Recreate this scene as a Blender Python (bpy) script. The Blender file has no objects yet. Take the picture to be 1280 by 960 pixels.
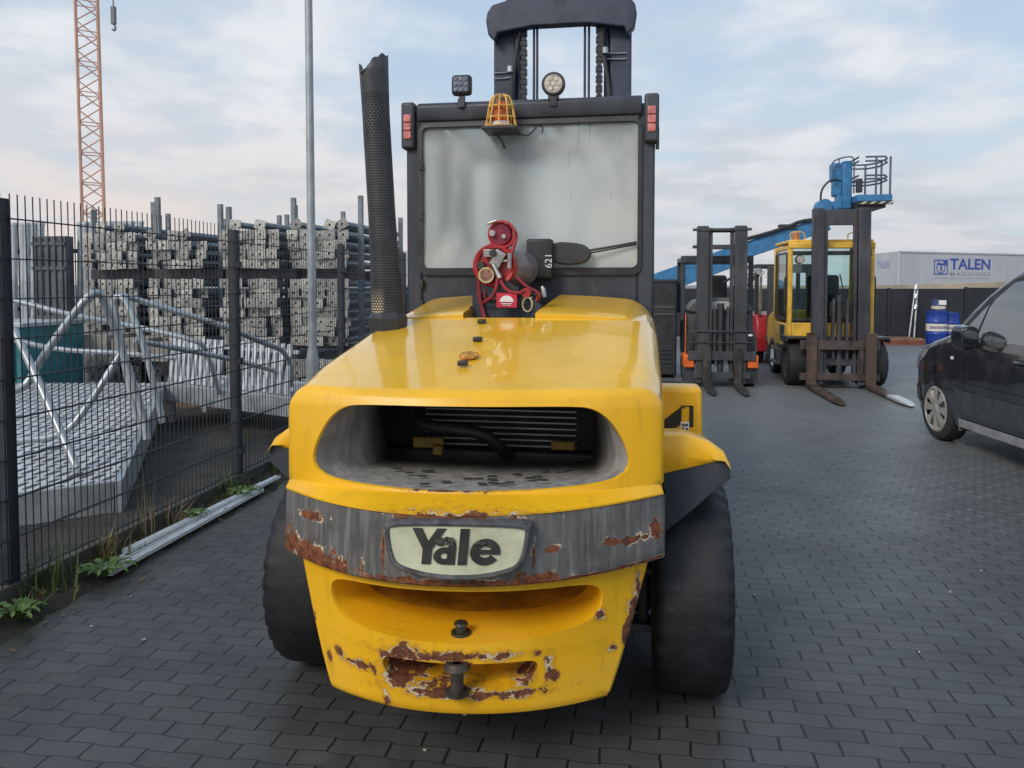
import bpy, math, random
from mathutils import Vector, Matrix
R_ = math.radians
PI = math.pi
random.seed(7)
scene = bpy.context.scene
COL = scene.collection

# ------------------------------------------------------------------ helpers
def tag(o, label=None, cat=None, group=None, kind=None):
    if label: o['label'] = label
    if cat: o['category'] = cat
    if group: o['group'] = group
    if kind: o['kind'] = kind
    return o

def thing(name, label, cat, loc=(0, 0, 0), rotz=0.0, group=None):
    o = bpy.data.objects.new(name, None)
    o.empty_display_size = 0.2
    COL.objects.link(o)
    o.location = loc
    o.rotation_euler = (0, 0, rotz)
    return tag(o, label, cat, group)

def copy_tree(o, parent=None):
    c = o.copy(); COL.objects.link(c)
    if parent: c.parent = parent
    for ch in list(o.children): copy_tree(ch, c)
    return c

def smooth01(a, b, x):
    t = max(0.0, min(1.0, (x - a) / (b - a)))
    return t * t * (3 - 2 * t)

def lerp_tab(tab, x):
    if x <= tab[0][0]: return tab[0][1]
    for (a, b), (c, d) in zip(tab, tab[1:]):
        if x <= c: return b + (d - b) * (x - a) / (c - a)
    return tab[-1][1]

class MB:
    def __init__(s):
        s.v = []; s.f = []; s.m = []; s.xf = None; s.mi = 0; s.warp = None
    def add(s, vs, fs, mi=None):
        n = len(s.v)
        for p in vs:
            p = Vector(p)
            if s.xf: p = s.xf @ p
            if s.warp: p = Vector(s.warp(p))
            s.v.append(p)
        for f in fs:
            s.f.append([i + n for i in f]); s.m.append(s.mi if mi is None else mi)
        return s
    def box(s, c, d, rot=None, mi=None):
        x, y, z = d[0] / 2, d[1] / 2, d[2] / 2
        vs = [Vector((a, b, e)) for a in (-x, x) for b in (-y, y) for e in (-z, z)]
        if rot is not None: vs = [rot @ p for p in vs]
        vs = [p + Vector(c) for p in vs]
        return s.add(vs, [(0, 1, 3, 2), (4, 6, 7, 5), (0, 4, 5, 1), (2, 3, 7, 6), (0, 2, 6, 4), (1, 5, 7, 3)], mi)
    def bx(s, x0, x1, y0, y1, z0, z1, mi=None):
        return s.box(((x0 + x1) / 2, (y0 + y1) / 2, (z0 + z1) / 2), (abs(x1 - x0), abs(y1 - y0), abs(z1 - z0)), None, mi)
    def cyl(s, p0, p1, r0, r1=None, n=12, caps=True, mi=None):
        r1 = r0 if r1 is None else r1
        p0 = Vector(p0); p1 = Vector(p1); d = (p1 - p0).normalized()
        a = d.orthogonal().normalized(); b = d.cross(a)
        vs = []
        for p, r in ((p0, r0), (p1, r1)):
            for i in range(n):
                t = 2 * PI * i / n
                vs.append(p + (a * math.cos(t) + b * math.sin(t)) * r)
        fs = [(i, (i + 1) % n, n + (i + 1) % n, n + i) for i in range(n)]
        if caps: fs += [tuple(range(n))[::-1], tuple(range(n, 2 * n))]
        return s.add(vs, fs, mi)
    def tube(s, pts, r, n=8, mi=None, smooth=0, closed=False):
        pts = [Vector(p) for p in pts]
        for _ in range(smooth):
            q = [pts[0]]
            for a, b in zip(pts, pts[1:]):
                q += [a * .75 + b * .25, a * .25 + b * .75]
            q.append(pts[-1]); pts = q
        ref = None; vs = []
        N = len(pts)
        for i, p in enumerate(pts):
            if closed: d = pts[(i + 1) % N] - pts[i - 1]
            else: d = pts[min(i + 1, N - 1)] - pts[max(i - 1, 0)]
            d.normalize()
            if ref is None: a = d.orthogonal().normalized()
            else:
                a = ref - d * ref.dot(d)
                a = a.normalized() if a.length > 1e-6 else d.orthogonal().normalized()
            ref = a; b = d.cross(a)
            rr = r[i] if isinstance(r, (list, tuple)) else r
            for k in range(n):
                t = 2 * PI * k / n
                vs.append(p + (a * math.cos(t) + b * math.sin(t)) * rr)
        fs = []
        for i in range(N if closed else N - 1):
            j = (i + 1) % N
            for k in range(n):
                fs.append((i * n + k, i * n + (k + 1) % n, j * n + (k + 1) % n, j * n + k))
        if not closed: fs += [tuple(range(n))[::-1], tuple(range((N - 1) * n, N * n))]
        return s.add(vs, fs, mi)
    def lathe(s, prof, c, axis='X', n=48, mod=None, mi=None, closed=False):
        vs = []; P = len(prof)
        for i in range(n):
            t = 2 * PI * i / n
            for j, (u, r) in enumerate(prof):
                if mod: r = mod(i, j, r)
                ca, sa = math.cos(t) * r, math.sin(t) * r
                p = {'X': (u, ca, sa), 'Y': (ca, u, sa), 'Z': (ca, sa, u)}[axis]
                vs.append(Vector(p) + Vector(c))
        fs = []
        for i in range(n):
            k = (i + 1) % n
            for j in range(P if closed else P - 1):
                l = (j + 1) % P
                fs.append((i * P + j, k * P + j, k * P + l, i * P + l))
        return s.add(vs, fs, mi)
    def prism(s, poly, axis, a, b, mi=None):
        n = len(poly); vs = []
        for h in (a, b):
            for (u, w) in poly:
                vs.append({'X': (h, u, w), 'Y': (u, h, w), 'Z': (u, w, h)}[axis])
        fs = [(i, (i + 1) % n, n + (i + 1) % n, n + i) for i in range(n)] + [tuple(range(n))[::-1], tuple(range(n, 2 * n))]
        return s.add(vs, fs, mi)
    def grid(s, rows, closed=False, mi=None):
        n = len(rows[0]); vs = [p for r in rows for p in r]; fs = []
        for i in range(len(rows) - 1):
            for k in range(n if closed else n - 1):
                l = (k + 1) % n
                fs.append((i * n + k, i * n + l, (i + 1) * n + l, (i + 1) * n + k))
        return s.add(vs, fs, mi)
    def build(s, name, mats, parent=None, label=None, cat=None, group=None, kind=None, sm=35, bevel=0, org=(0, 0, 0), weld=0, seg=2):
        me = bpy.data.meshes.new(name)
        o_ = Vector(org)
        me.from_pydata([p - o_ for p in s.v], [], s.f)
        if not isinstance(mats, (list, tuple)): mats = [mats]
        for m in mats: me.materials.append(m)
        for p, mi in zip(me.polygons, s.m): p.material_index = min(mi, len(mats) - 1)
        import bmesh
        bm = bmesh.new(); bm.from_mesh(me)
        if weld: bmesh.ops.remove_doubles(bm, verts=bm.verts, dist=weld)
        bmesh.ops.recalc_face_normals(bm, faces=bm.faces)
        bm.to_mesh(me); bm.free()
        if sm:
            me.shade_smooth(); me.set_sharp_from_angle(angle=R_(sm))
        o = bpy.data.objects.new(name, me); COL.objects.link(o)
        if parent: o.parent = parent
        if bevel:
            b = o.modifiers.new('bevel', 'BEVEL'); b.width = bevel; b.segments = seg; b.limit_method = 'ANGLE'; b.angle_limit = R_(40)
        return tag(o, label, cat, group, kind)

def text_mesh(txt, size, ext=.002, offset=0.0, shear=0.0, align='CENTER', space=1.0):
    cu = bpy.data.curves.new('lettering', 'FONT')
    cu.body = txt; cu.size = size; cu.extrude = ext; cu.offset = offset; cu.shear = shear
    cu.space_character = space; cu.align_x = align; cu.align_y = 'CENTER'; cu.resolution_u = 4
    o = bpy.data.objects.new('lettering', cu); COL.objects.link(o)
    bpy.context.view_layer.update()
    dg = bpy.context.evaluated_depsgraph_get()
    me = bpy.data.meshes.new_from_object(o.evaluated_get(dg))
    bpy.data.objects.remove(o); bpy.data.curves.remove(cu)
    return me

def text_part(txt, size, mat, parent, matrix, name='lettering', **k):
    """flat text in XZ plane facing -Y after matrix"""
    me = text_mesh(txt, size, **k)
    me.transform(matrix @ Matrix.Rotation(R_(90), 4, 'X'))
    me.materials.clear(); me.materials.append(mat)
    o = bpy.data.objects.new(name, me); COL.objects.link(o)
    if parent: o.parent = parent
    return o

# ------------------------------------------------------------------ materials
def nodes(name):
    m = bpy.data.materials.new(name); m.use_nodes = True
    nt = m.node_tree; b = nt.nodes['Principled BSDF']
    return m, nt, b
def N(nt, t, **k):
    n = nt.nodes.new(t)
    for a, v in k.items(): setattr(n, a, v)
    return n
def L(nt, a, b): nt.links.new(a, b)
def setv(nt, sock, v):
    if hasattr(v, 'is_linked') or isinstance(v, bpy.types.NodeSocket): nt.links.new(v, sock)
    else: sock.default_value = v
def mth(nt, op, a, b=None, c=None, clamp=False):
    n = N(nt, 'ShaderNodeMath', operation=op); n.use_clamp = clamp
    setv(nt, n.inputs[0], a)
    if b is not None: setv(nt, n.inputs[1], b)
    if c is not None: setv(nt, n.inputs[2], c)
    return n.outputs[0]
def mixc(nt, fac, a, b, mode='MIX'):
    n = N(nt, 'ShaderNodeMix', data_type='RGBA', blend_type=mode)
    setv(nt, n.inputs['Factor'], fac)
    for i, v in ((6, a), (7, b)):
        if isinstance(v, (tuple, list)): n.inputs[i].default_value = (*v[:3], 1)
        else: nt.links.new(v, n.inputs[i])
    return n.outputs[2]
def ramp(nt, x, a, b, lo=0.0, hi=1.0):
    n = N(nt, 'ShaderNodeMapRange'); n.interpolation_type = 'SMOOTHSTEP'
    setv(nt, n.inputs[0], x); n.inputs[1].default_value = a; n.inputs[2].default_value = b
    n.inputs[3].default_value = lo; n.inputs[4].default_value = hi
    return n.outputs[0]
def coord(nt, scale=(1, 1, 1)):
    t = N(nt, 'ShaderNodeTexCoord')
    if tuple(scale) == (1, 1, 1): return t.outputs['Object']
    mp = N(nt, 'ShaderNodeMapping'); mp.inputs['Scale'].default_value = scale
    L(nt, t.outputs['Object'], mp.inputs[0]); return mp.outputs[0]
def noise(nt, vec, scale, detail=4, rough=.55):
    n = N(nt, 'ShaderNodeTexNoise'); n.inputs['Scale'].default_value = scale
    n.inputs['Detail'].default_value = detail; n.inputs['Roughness'].default_value = rough
    L(nt, vec, n.inputs['Vector']); return n.outputs['Fac']
def bump(nt, b, h, strength=.3, dist=.01):
    n = N(nt, 'ShaderNodeBump'); n.inputs['Strength'].default_value = strength; n.inputs['Distance'].default_value = dist
    L(nt, h, n.inputs['Height']); L(nt, n.outputs[0], b.inputs['Normal'])

def mat(name, col, rough=.5, metal=0.0, var=.25, scale=6, dirt=None, dirt_amt=.35, bmp=0.0, coat=0.0, streak=False):
    m, nt, b = nodes(name)
    v = coord(nt, (1, 1, .25) if streak else (1, 1, 1))
    n1 = noise(nt, v, scale, 6, .6)
    lo = tuple(c * (1 - var) for c in col); hi = tuple(min(1, c * (1 + var)) for c in col)
    c = mixc(nt, ramp(nt, n1, .3, .7), lo, hi)
    if dirt:
        n2 = noise(nt, v, scale * 2.7, 8, .7)
        c = mixc(nt, ramp(nt, n2, .5, .72, 0, dirt_amt), c, dirt)
    L(nt, c, b.inputs['Base Color'])
    b.inputs['Metallic'].default_value = metal
    L(nt, ramp(nt, n1, .25, .75, max(.05, rough - .1), min(1, rough + .12)), b.inputs['Roughness'])
    b.inputs['Coat Weight'].default_value = coat; b.inputs['Coat Roughness'].default_value = .15
    if bmp:
        bump(nt, b, noise(nt, v, scale * 8, 4), .5, bmp)
    return m

def flat(name, col, rough=.5, metal=0.0):
    return mat(name, col, rough, metal, var=.08, scale=12)

RUST = (.10, .030, .014)
RUST2 = (.21, .075, .03)
CREAM = (.66, .56, .40)

def wear_mask(nt, blobs, nscale=26, amp=1.25):
    """blobs: (x, z, rx, rz) in object coordinates -> value > .5 where paint is gone"""
    P = coord(nt)
    acc = None
    for (x, z, rx, rz) in blobs:
        s = N(nt, 'ShaderNodeVectorMath', operation='SUBTRACT'); L(nt, P, s.inputs[0]); s.inputs[1].default_value = (x, 0, z)
        k = N(nt, 'ShaderNodeVectorMath', operation='MULTIPLY'); L(nt, s.outputs[0], k.inputs[0]); k.inputs[1].default_value = (1 / rx, 0, 1 / rz)
        ln = N(nt, 'ShaderNodeVectorMath', operation='LENGTH'); L(nt, k.outputs[0], ln.inputs[0])
        v = mth(nt, 'SUBTRACT', .76, mth(nt, 'MULTIPLY', ln.outputs['Value'], .27), clamp=True)
        acc = v if acc is None else mth(nt, 'MAXIMUM', acc, v)
    n1 = noise(nt, P, nscale, 9, .68)
    return mth(nt, 'ADD', acc, mth(nt, 'MULTIPLY', mth(nt, 'SUBTRACT', n1, .5), amp))

def paint_yellow(name, blobs=None, drops=False, stains=None, col=(.88, .475, .012), cavity=False):
    m, nt, b = nodes(name)
    P = coord(nt)
    n1 = noise(nt, P, 3.0, 5)
    c = mixc(nt, ramp(nt, n1, .3, .7), tuple(x * .90 for x in col), tuple(min(1, x * 1.05) for x in col))
    nd = noise(nt, P, 55, 6, .75)                    # specks of dirt
    c = mixc(nt, ramp(nt, nd, .66, .74, 0, .45), c, (.22, .13, .03))
    ns = noise(nt, coord(nt, (1, 1, .12)), 30, 4)    # run-down streaks
    c = mixc(nt, ramp(nt, ns, .56, .80, 0, .28), c, (.33, .17, .02))
    fade = noise(nt, P, 1.6, 6, .65)
    c = mixc(nt, ramp(nt, fade, .50, .72, 0, .30), c, (.80, .52, .12))
    sc_ = mth(nt, 'MULTIPLY', ramp(nt, noise(nt, coord(nt, (6, 6, 60)), 5, 4, .7), .66, .70), ramp(nt, noise(nt, P, 4, 4), .52, .66))
    c = mixc(nt, mth(nt, 'MULTIPLY', sc_, .55), c, (.50, .33, .12))
    rough = ramp(nt, fade, .3, .75, .26, .50)
    if blobs:
        w = wear_mask(nt, blobs)
        prim = ramp(nt, w, .50, .512)
        ew = mth(nt, 'SUBTRACT', w, mth(nt, 'MULTIPLY', ramp(nt, noise(nt, P, 16, 4), .42, .68), .10))
        rst = ramp(nt, ew, .50, .515)
        rc = mixc(nt, ramp(nt, noise(nt, P, 60, 5), .35, .65), RUST, RUST2)
        halo = ramp(nt, w, .26, .52, 0, .45)
        c = mixc(nt, halo, c, (.36, .16, .02))
        c = mixc(nt, prim, c, CREAM)
        c = mixc(nt, rst, c, rc)
        rough = mth(nt, 'ADD', rough, mth(nt, 'MULTIPLY', prim, .45))
        bump(nt, b, mth(nt, 'MULTIPLY', prim, -1.0), .6, .002)
    if drops:
        dn = mth(nt, 'MULTIPLY', ramp(nt, noise(nt, P, 130, 5, .7), .60, .70), ramp(nt, noise(nt, P, 3.5, 4), .45, .65))
        c = mixc(nt, mth(nt, 'MULTIPLY', dn, .6), c, (.20, .11, .02))
        c = mixc(nt, ramp(nt, noise(nt, coord(nt, (.5, 2.5, 1)), 4, 5), .5, .75, 0, .35), c, (.62, .40, .08))
        vor = N(nt, 'ShaderNodeTexVoronoi'); vor.inputs['Scale'].default_value = 95
        L(nt, P, vor.inputs['Vector'])
        sel = ramp(nt, noise(nt, P, 9, 3), .46, .60)
        d = mth(nt, 'MULTIPLY', ramp(nt, vor.outputs['Distance'], .33, .12), sel)
        big = noise(nt, P, 2.2, 2)
        h = mth(nt, 'ADD', d, mth(nt, 'MULTIPLY', big, 1.2))
        bump(nt, b, h, .35, .0025)
        rough = mth(nt, 'MULTIPLY', rough, .55)
        b.inputs['Coat Weight'].default_value = .7; b.inputs['Coat Roughness'].default_value = .05
    else:
        b.inputs['Coat Weight'].default_value = .12; b.inputs['Coat Roughness'].default_value = .2
    L(nt, c, b.inputs['Base Color']); L(nt, rough, b.inputs['Roughness'])
    return m

def paint_band(name, blobs):
    m, nt, b = nodes(name)
    P = coord(nt)
    st = noise(nt, coord(nt, (1, 1, .06)), 60, 5, .6)
    n1 = noise(nt, P, 7, 6, .65)
    c = mixc(nt, ramp(nt, n1, .3, .7), (.085, .083, .080), (.155, .15, .145))
    c = mixc(nt, ramp(nt, st, .45, .75, 0, .6), c, (.30, .29, .28))
    c = mixc(nt, ramp(nt, noise(nt, P, 40, 5, .7), .62, .7, 0, .8), c, (.03, .03, .03))
    w = wear_mask(nt, blobs)
    prim = ramp(nt, w, .50, .512)
    ew = mth(nt, 'SUBTRACT', w, mth(nt, 'MULTIPLY', ramp(nt, noise(nt, P, 13, 4), .45, .70), .10))
    rst = ramp(nt, ew, .50, .515)
    rc = mixc(nt, ramp(nt, noise(nt, P, 50, 5), .35, .65), RUST, (.25, .08, .03))
    c = mixc(nt, prim, c, CREAM); c = mixc(nt, rst, c, rc)
    L(nt, c, b.inputs['Base Color'])
    L(nt, mth(nt, 'ADD', .42, mth(nt, 'MULTIPLY', prim, .4)), b.inputs['Roughness'])
    bump(nt, b, mth(nt, 'ADD', mth(nt, 'MULTIPLY', prim, -1.0), mth(nt, 'MULTIPLY', n1, .4)), .5, .003)
    return m

def mat_glass(name, tint=(.75, .85, .85), rough=.02, alpha=.35, refl=.9):
    """clear-ish window glass: transparent mixed with glossy by fresnel"""
    m = bpy.data.materials.new(name); m.use_nodes = True
    nt = m.node_tree; nt.nodes.clear()
    o = N(nt, 'ShaderNodeOutputMaterial')
    tr = N(nt, 'ShaderNodeBsdfTransparent'); tr.inputs[0].default_value = (*tint, 1)
    gl = N(nt, 'ShaderNodeBsdfGlossy'); gl.inputs['Roughness'].default_value = rough
    fr = N(nt, 'ShaderNodeFresnel'); fr.inputs[0].default_value = 1.5
    n1 = noise(nt, coord(nt), 5, 3)
    f = mth(nt, 'ADD', mth(nt, 'MULTIPLY', fr.outputs[0], refl), mth(nt, 'MULTIPLY', n1, .06))
    mx = N(nt, 'ShaderNodeMixShader'); L(nt, f, mx.inputs[0]); L(nt, tr.outputs[0], mx.inputs[1]); L(nt, gl.outputs[0], mx.inputs[2])
    L(nt, mx.outputs[0], o.inputs[0]); return m

def mat_fog_glass(name):
    """pane misted up from inside: droplets blur what lies behind and scatter light, a few clear runs"""
    m = bpy.data.materials.new(name); m.use_nodes = True
    nt = m.node_tree; nt.nodes.clear()
    o = N(nt, 'ShaderNodeOutputMaterial')
    P = coord(nt)
    tr = N(nt, 'ShaderNodeBsdfTransparent'); tr.inputs[0].default_value = (.86, .93, .92, 1)
    rf = N(nt, 'ShaderNodeBsdfRefraction'); rf.inputs['Color'].default_value = (.95, .98, .97, 1); rf.inputs['Roughness'].default_value = .48; rf.inputs['IOR'].default_value = 1.12
    tl = N(nt, 'ShaderNodeBsdfTranslucent'); df = N(nt, 'ShaderNodeBsdfDiffuse')
    tl.inputs[0].default_value = (.93, .97, .95, 1); df.inputs[0].default_value = (.88, .92, .92, 1)
    hz = N(nt, 'ShaderNodeMixShader'); hz.inputs[0].default_value = .55
    L(nt, tl.outputs[0], hz.inputs[1]); L(nt, df.outputs[0], hz.inputs[2])
    big = noise(nt, coord(nt, (1, 1, .7)), 2.3, 3)
    runs = noise(nt, coord(nt, (1, 1, .09)), 26, 4)
    fine = noise(nt, P, 150, 3)
    sp = N(nt, 'ShaderNodeSeparateXYZ'); L(nt, P, sp.inputs[0])
    top = ramp(nt, sp.outputs[2], 2.30, 2.42)          # a clearer strip along the top edge
    f = mth(nt, 'ADD', ramp(nt, big, .36, .62, .34, .86), mth(nt, 'MULTIPLY', mth(nt, 'SUBTRACT', fine, .5), .25))
    b1 = N(nt, 'ShaderNodeMixShader'); L(nt, mth(nt, 'MULTIPLY', f, 1.0, clamp=True), b1.inputs[0]); L(nt, rf.outputs[0], b1.inputs[1]); L(nt, hz.outputs[0], b1.inputs[2])
    c = mth(nt, 'ADD', ramp(nt, runs, .62, .74, 0, .30), mth(nt, 'MULTIPLY', top, .55), clamp=True)
    mx = N(nt, 'ShaderNodeMixShader'); L(nt, c, mx.inputs[0]); L(nt, b1.outputs[0], mx.inputs[1]); L(nt, tr.outputs[0], mx.inputs[2])
    gl = N(nt, 'ShaderNodeBsdfGlossy'); gl.inputs['Roughness'].default_value = .05
    fr = N(nt, 'ShaderNodeFresnel'); fr.inputs[0].default_value = 1.45
    m2 = N(nt, 'ShaderNodeMixShader'); L(nt, mth(nt, 'MULTIPLY', fr.outputs[0], .8), m2.inputs[0]); L(nt, mx.outputs[0], m2.inputs[1]); L(nt, gl.outputs[0], m2.inputs[2])
    L(nt, m2.outputs[0], o.inputs[0]); return m

def mat_perforated(name, r, z0):
    m, nt, b = nodes(name)
    P = coord(nt); sp = N(nt, 'ShaderNodeSeparateXYZ'); L(nt, P, sp.inputs[0])
    ang = mth(nt, 'ARCTAN2', sp.outputs[1], sp.outputs[0])
    u = mth(nt, 'MULTIPLY', ang, 34 / (2 * PI)); v = mth(nt, 'MULTIPLY', sp.outputs[2], 1 / .0115)
    row = mth(nt, 'FLOOR', v); odd = mth(nt, 'MULTIPLY', mth(nt, 'PINGPONG', row, 1.0), .5)
    u2 = mth(nt, 'SUBTRACT', mth(nt, 'FRACT', mth(nt, 'ADD', u, odd)), .5)
    v2 = mth(nt, 'SUBTRACT', mth(nt, 'FRACT', v), .5)
    d = mth(nt, 'SQRT', mth(nt, 'ADD', mth(nt, 'MULTIPLY', u2, u2), mth(nt, 'MULTIPLY', v2, v2)))
    hole = ramp(nt, d, .38, .30)
    hole = mth(nt, 'MULTIPLY', hole, ramp(nt, sp.outputs[2], z0 + .98, z0 + .96))
    n1 = noise(nt, P, 9, 5)
    c = mixc(nt, ramp(nt, n1, .3, .7), (.040, .042, .047), (.075, .078, .085))
    warm = mth(nt, 'MULTIPLY', ramp(nt, sp.outputs[2], z0 + .16, z0 + .03), ramp(nt, sp.outputs[0], .010, -.012))
    hc = mixc(nt, warm, (.004, .004, .005), (.75, .62, .38))
    L(nt, mixc(nt, hole, c, hc), b.inputs['Base Color'])
    b.inputs['Roughness'].default_value = .5; b.inputs['Metallic'].default_value = .2
    bump(nt, b, mth(nt, 'MULTIPLY', hole, -1), .6, .002)
    return m

M = {}
M['dark'] = mat('black_paint', (.030, .032, .036), .42, 0, .3, 7, (.12, .11, .10), .25)
M['cabdark'] = mat('cab_black_hazed', (.036, .043, .058), .45, 0, .25, 6, (.14, .13, .12), .3, streak=True)  # bluish lift of the black paints in glare over the cab
M['masthaze'] = mat('mast_black_hazed', (.036, .046, .078), .42, .1, .3, 6, (.10, .10, .11), .3)  # black lifted towards blue: haze over the mast put into the colour
M['rubber'] = mat('tyre_rubber', (.014, .014, .016), .72, 0, .35, 7, (.05, .048, .045), .5, bmp=.004)
M['rubber_blue'] = mat('tyre_rubber_worn', (.0085, .0095, .013), .58, 0, .4, 6, (.024, .025, .029), .5, bmp=.004)
M['steel'] = mat('bare_steel', (.42, .42, .42), .35, .9, .25, 9, (.2, .15, .1), .3)
M['galv'] = mat('galvanised_steel', (.46, .50, .53), .45, .55, .25, 5, (.25, .24, .22), .4)
M['galvpole'] = mat('galvanised_pole', (.36, .39, .41), .5, .4, .2, 5, (.2, .2, .19), .3)
def mat_prop():
    m, nt, b = nodes('weathered_prop_steel'); P = coord(nt)
    oi = N(nt, 'ShaderNodeObjectInfo')
    n1 = noise(nt, P, 14, 5); n2 = noise(nt, P, 45, 5, .7)
    c = mixc(nt, oi.outputs['Random'], (.27, .275, .28), (.58, .57, .54))
    c = mixc(nt, ramp(nt, n1, .4, .7, 0, .6), c, (.16, .15, .13)); c = mixc(nt, ramp(nt, n2, .6, .7, 0, .5), c, (.16, .09, .05))
    L(nt, c, b.inputs['Base Color']); b.inputs['Metallic'].default_value = .4; b.inputs['Roughness'].default_value = .55
    return m
M['prop'] = mat_prop()
M['proptube'] = mat('prop_tube_steel', (.20, .23, .25), .5, .45, .4, 3, (.08, .07, .06), .5)
M['alu'] = mat('aluminium', (.62, .64, .66), .38, .6, .2, 6, (.3, .29, .27), .35)
M['yellow'] = paint_yellow('yellow_paint')
M['red'] = mat('red_paint', (.40, .016, .022), .35, 0, .25, 9, (.12, .03, .03), .3, coat=.2)
M['redhose'] = mat('red_hose', (.27, .022, .028), .5, 0, .2, 12)
M['white'] = flat('white_paint', (.78, .78, .77), .5)
M['lens_red'] = mat('red_lens', (.62, .20, .19), .25, 0, .3, 30)
M['lens_led'] = mat('lamp_lens', (.45, .42, .38), .15, .3, .35, 40)
M['ruststeel'] = mat('rusty_steel', (.070, .056, .052), .6, .25, .5, 5, (.14, .07, .045), .6, bmp=.003)
M['forkmetal'] = mat('dark_mast_steel', (.062, .064, .076), .5, .3, .4, 5, (.11, .075, .06), .5, streak=True)
M['orange'] = mat('orange_paint', (.72, .14, .02), .45, 0, .25, 8, (.2, .08, .04), .3)
M['blue'] = mat('blue_paint', (.040, .19, .40), .42, 0, .2, 5, (.1, .15, .2), .3)
M['drumblue'] = mat('drum_blue', (.015, .05, .30), .4, 0, .2, 6)
M['concrete'] = mat('concrete', (.30, .28, .25), .85, 0, .25, 3, (.16, .15, .12), .4, bmp=.004)
M['wood'] = mat('pallet_wood', (.20, .12, .07), .8, 0, .35, 6, (.08, .05, .03), .4)

# ------------------------------------------------------------------ camera, world, sun
cam = bpy.data.cameras.new('camera'); co = bpy.data.objects.new('camera', cam); COL.objects.link(co)
cam.sensor_width = 36.0; cam.lens = 970.0 / 1280 * 36
co.location = (0, 0, 1.6)
PITCH = R_(2.5)
co.rotation_euler = (R_(90) - PITCH, 0, R_(9.1))
cam.shift_y = -(125 - 970 * math.tan(PITCH)) / 1280
cam.clip_end = 3000; cam.clip_start = .05
scene.camera = co

SUN_EL, SUN_AZ = R_(36), R_(208)      # azimuth clockwise from +Y: behind the camera, a little left
w = bpy.data.worlds.new('World'); scene.world = w; w.use_nodes = True
nt = w.node_tree; bg = nt.nodes['Background']
sky = N(nt, 'ShaderNodeTexSky', sky_type='NISHITA'); sky.sun_disc = False
sky.sun_elevation = SUN_EL; sky.sun_rotation = SUN_AZ; sky.air_density = 1.0; sky.dust_density = 1.5; sky.ozone_density = 2.0
tc = N(nt, 'ShaderNodeTexCoord'); G = tc.outputs['Generated']
sp = N(nt, 'ShaderNodeSeparateXYZ'); L(nt, G, sp.inputs[0])
el = sp.outputs[2]
# project the direction onto a flat cloud layer so that clouds flatten towards the horizon
den = mth(nt, 'ADD', mth(nt, 'MAXIMUM', el, 0.0), .16)
cx = mth(nt, 'DIVIDE', sp.outputs[0], den); cy = mth(nt, 'DIVIDE', sp.outputs[1], den)
cb = N(nt, 'ShaderNodeCombineXYZ'); L(nt, cx, cb.inputs[0]); L(nt, cy, cb.inputs[1])
off = N(nt, 'ShaderNodeMapping'); off.inputs['Location'].default_value = (3.1, 1.3, 0.4); L(nt, cb.outputs[0], off.inputs[0])
c1 = noise(nt, off.outputs[0], .95, 8, .56); c2 = noise(nt, off.outputs[0], 2.3, 7, .55)
cl = mth(nt, 'ADD', mth(nt, 'MULTIPLY', c1, .7), mth(nt, 'MULTIPLY', c2, .3))
cover = ramp(nt, mth(nt, 'ADD', cl, ramp(nt, el, .42, .02, -.05, .11)), .42, .62)
warm = ramp(nt, sp.outputs[0], .25, -.75)
lowr = mixc(nt, ramp(nt, c2, .36, .60), (5.6, 5.7, 6.2), (7.0, 6.95, 7.2))
lowc = mixc(nt, warm, lowr, (8.3, 7.2, 6.7))
shade = mixc(nt, ramp(nt, c2, .38, .62), (6.2, 6.8, 7.6), (8.5, 8.6, 8.8))
ccol = mixc(nt, ramp(nt, el, .03, .26), lowc, shade)
blue = mixc(nt, ramp(nt, el, .02, .5), (6.5, 7.6, 8.5), (5.3, 7.0, 9.1))
clear = mixc(nt, .22, blue, sky.outputs[0])
L(nt, mixc(nt, mth(nt, 'MULTIPLY', cover, .86), clear, ccol), bg.inputs[0])
bg.inputs[1].default_value = .10

sun = bpy.data.lights.new('sun', 'SUN'); so = bpy.data.objects.new('sun', sun); COL.objects.link(so)
sun.energy = 1.9; sun.angle = R_(20); sun.color = (1.0, .90, .76)
d = Vector((math.sin(SUN_AZ) * math.cos(SUN_EL), math.cos(SUN_AZ) * math.cos(SUN_EL), math.sin(SUN_EL)))
so.rotation_euler = d.to_track_quat('Z', 'Y').to_euler()
so.location = (-5, -10, 12)

scene.view_settings.view_transform = 'Standard'; scene.view_settings.look = 'None'; scene.view_settings.exposure = 0
scene.cycles.use_denoising = True
scene.cycles.max_bounces = 8; scene.cycles.transparent_max_bounces = 16

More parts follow.
